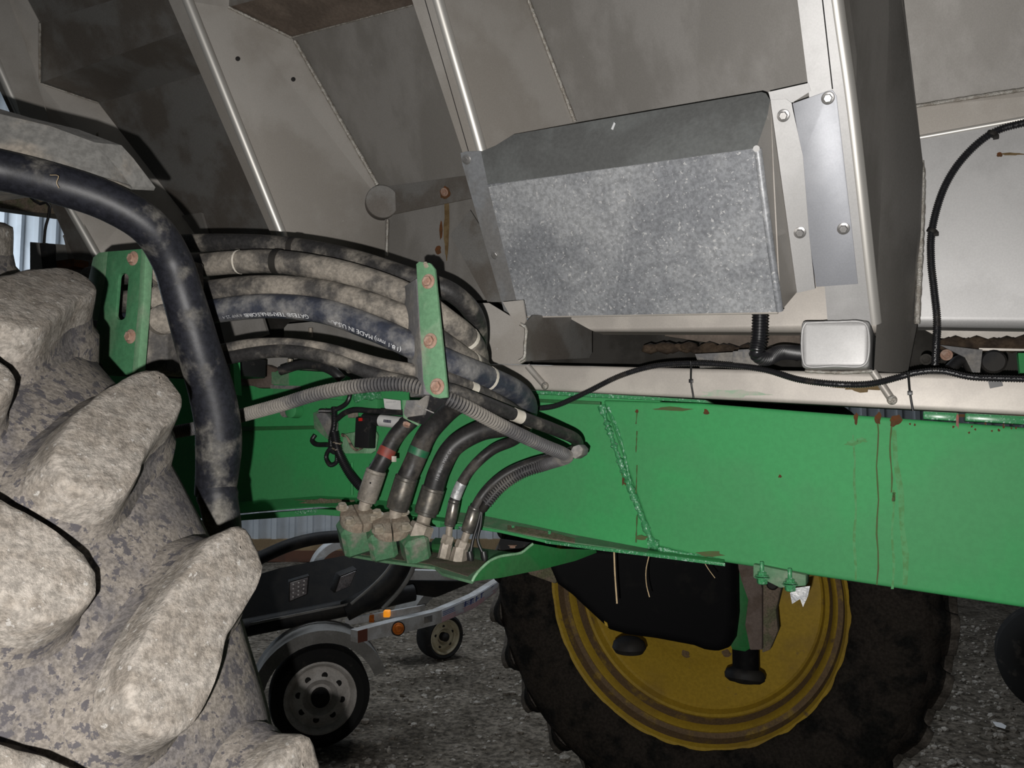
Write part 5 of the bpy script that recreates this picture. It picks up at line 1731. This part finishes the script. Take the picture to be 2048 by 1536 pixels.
# black hood with square lights, standing on the trailer
hd = thing('equipment_hood', 'black equipment hood with square lights loaded on the trailer', 'equipment', W(650, 1180, 4.1))
quadstrip('hood_panel', [W(480, 1160, 4.0), W(560, 1136, 4.15), W(640, 1120, 4.3), W(720, 1106, 4.5), W(830, 1132, 4.6)], [W(480, 1262, 3.9), W(560, 1245, 4.0), W(640, 1236, 4.1), W(690, 1228, 4.15), W(790, 1150, 4.5)], 'panel_dark', hd, .03)
tube('lower_bar', [W(460, 1262, 3.85), W(560, 1242, 3.95), W(700, 1214, 4.1), W(828, 1185, 4.25)], .045, 'black', hd, step=.05, seg=12)
slab('bar_flange', [W(500, 1246, 3.85), W(690, 1208, 4.0), W(690, 1212, 4.0), W(500, 1251, 3.85)], A * .03, 'trailer_grey', hd)
tube('hoop', [W(690, 1222, 4.05), W(740, 1195, 4.1), W(785, 1160, 4.15), W(812, 1118, 4.2)], .055, 'black', hd, step=.04, seg=16, flat=1.0)
tube('hoop_edge', [W(702, 1208, 4.0), W(745, 1172, 4.05), W(775, 1140, 4.08), W(792, 1112, 4.1)], .008, 'trailer_grey', hd, step=.03, seg=8)
tube('hoop_edge', [W(765, 1218, 4.05), W(800, 1180, 4.1), W(820, 1150, 4.12), W(832, 1120, 4.15)], .012, 'trailer_grey', hd, step=.03, seg=8)
tube('upper_hoop', [W(470, 1140, 4.6), W(520, 1116, 4.7), W(580, 1090, 4.8), W(640, 1076, 4.9), W(720, 1072, 5.0)], .040, 'black', hd, step=.04, seg=14)


def sqlight(cn, m, dots, tilt):
    lt = thing_part('square_light', hd)
    P = [W(x, y, d) for x, y, d in cn]
    n_ = (P[1] - P[0]).cross(P[3] - P[0]).normalized()
    if n_.dot(CAM - P[0]) < 0:
        n_ = -n_
    ctr = sum(P, V((0, 0, 0))) / 4
    slab('housing', [ctr + (p - ctr) * 1.15 - n_ * .004 for p in P], -n_ * .05, 'black', lt, .004)
    slab('lens', P, -n_ * .01, m, lt, .002, label='grey lens')
    if dots:
        for i in range(3):
            for j in range(4):
                a_ = P[0].lerp(P[1], (i + .6) / 3.3)
                b_ = P[3].lerp(P[2], (i + .6) / 3.3)
                c = a_.lerp(b_, (j + .6) / 4.3)
                lathe('led_dot', [(.0045, 0), (.003, .003), (0, .004)], c + n_ * .001, n_, 'led_dot', lt, seg=8)
    return lt


sqlight([(580, 1166, 3.85), (616, 1155, 3.88), (613, 1188, 3.88), (580, 1202, 3.85)], 'led_lens', True, 0)
sqlight([(682, 1154, 4.0), (712, 1142, 4.05), (700, 1172, 4.05), (672, 1184, 4.0)], 'led_lens', False, 0)

# far implement at the right edge and litter
lw = thing('dark_roller', 'round dark tire edge at the far right of the floor', 'tire', W(2122, 1326, 4.2))
lathe('tire_body', [(.14, .03), (.20, .045), (.27, .03), (.30, 0), (.30, -.14), (.27, -.17), (.14, -.16)], W(2122, 1326, 4.2), N, 'trailer_tire', lw, seg=48)
lathe('disc', [(.145, .02), (.12, .01), (0, .012)], W(2122, 1326, 4.2), N, 'trailer_grey', lw, seg=32, capa=False)
pp = thing('paper_scrap', 'small white paper scrap on the dirt floor at right', 'litter', G(1998, 1450, .01))
slab('scrap', [G(1985, 1443, .012), G(2003, 1446, .02), G(2013, 1452, .012), G(2010, 1458, .01), G(1992, 1453, .012)], Z * .001, 'paper', pp)
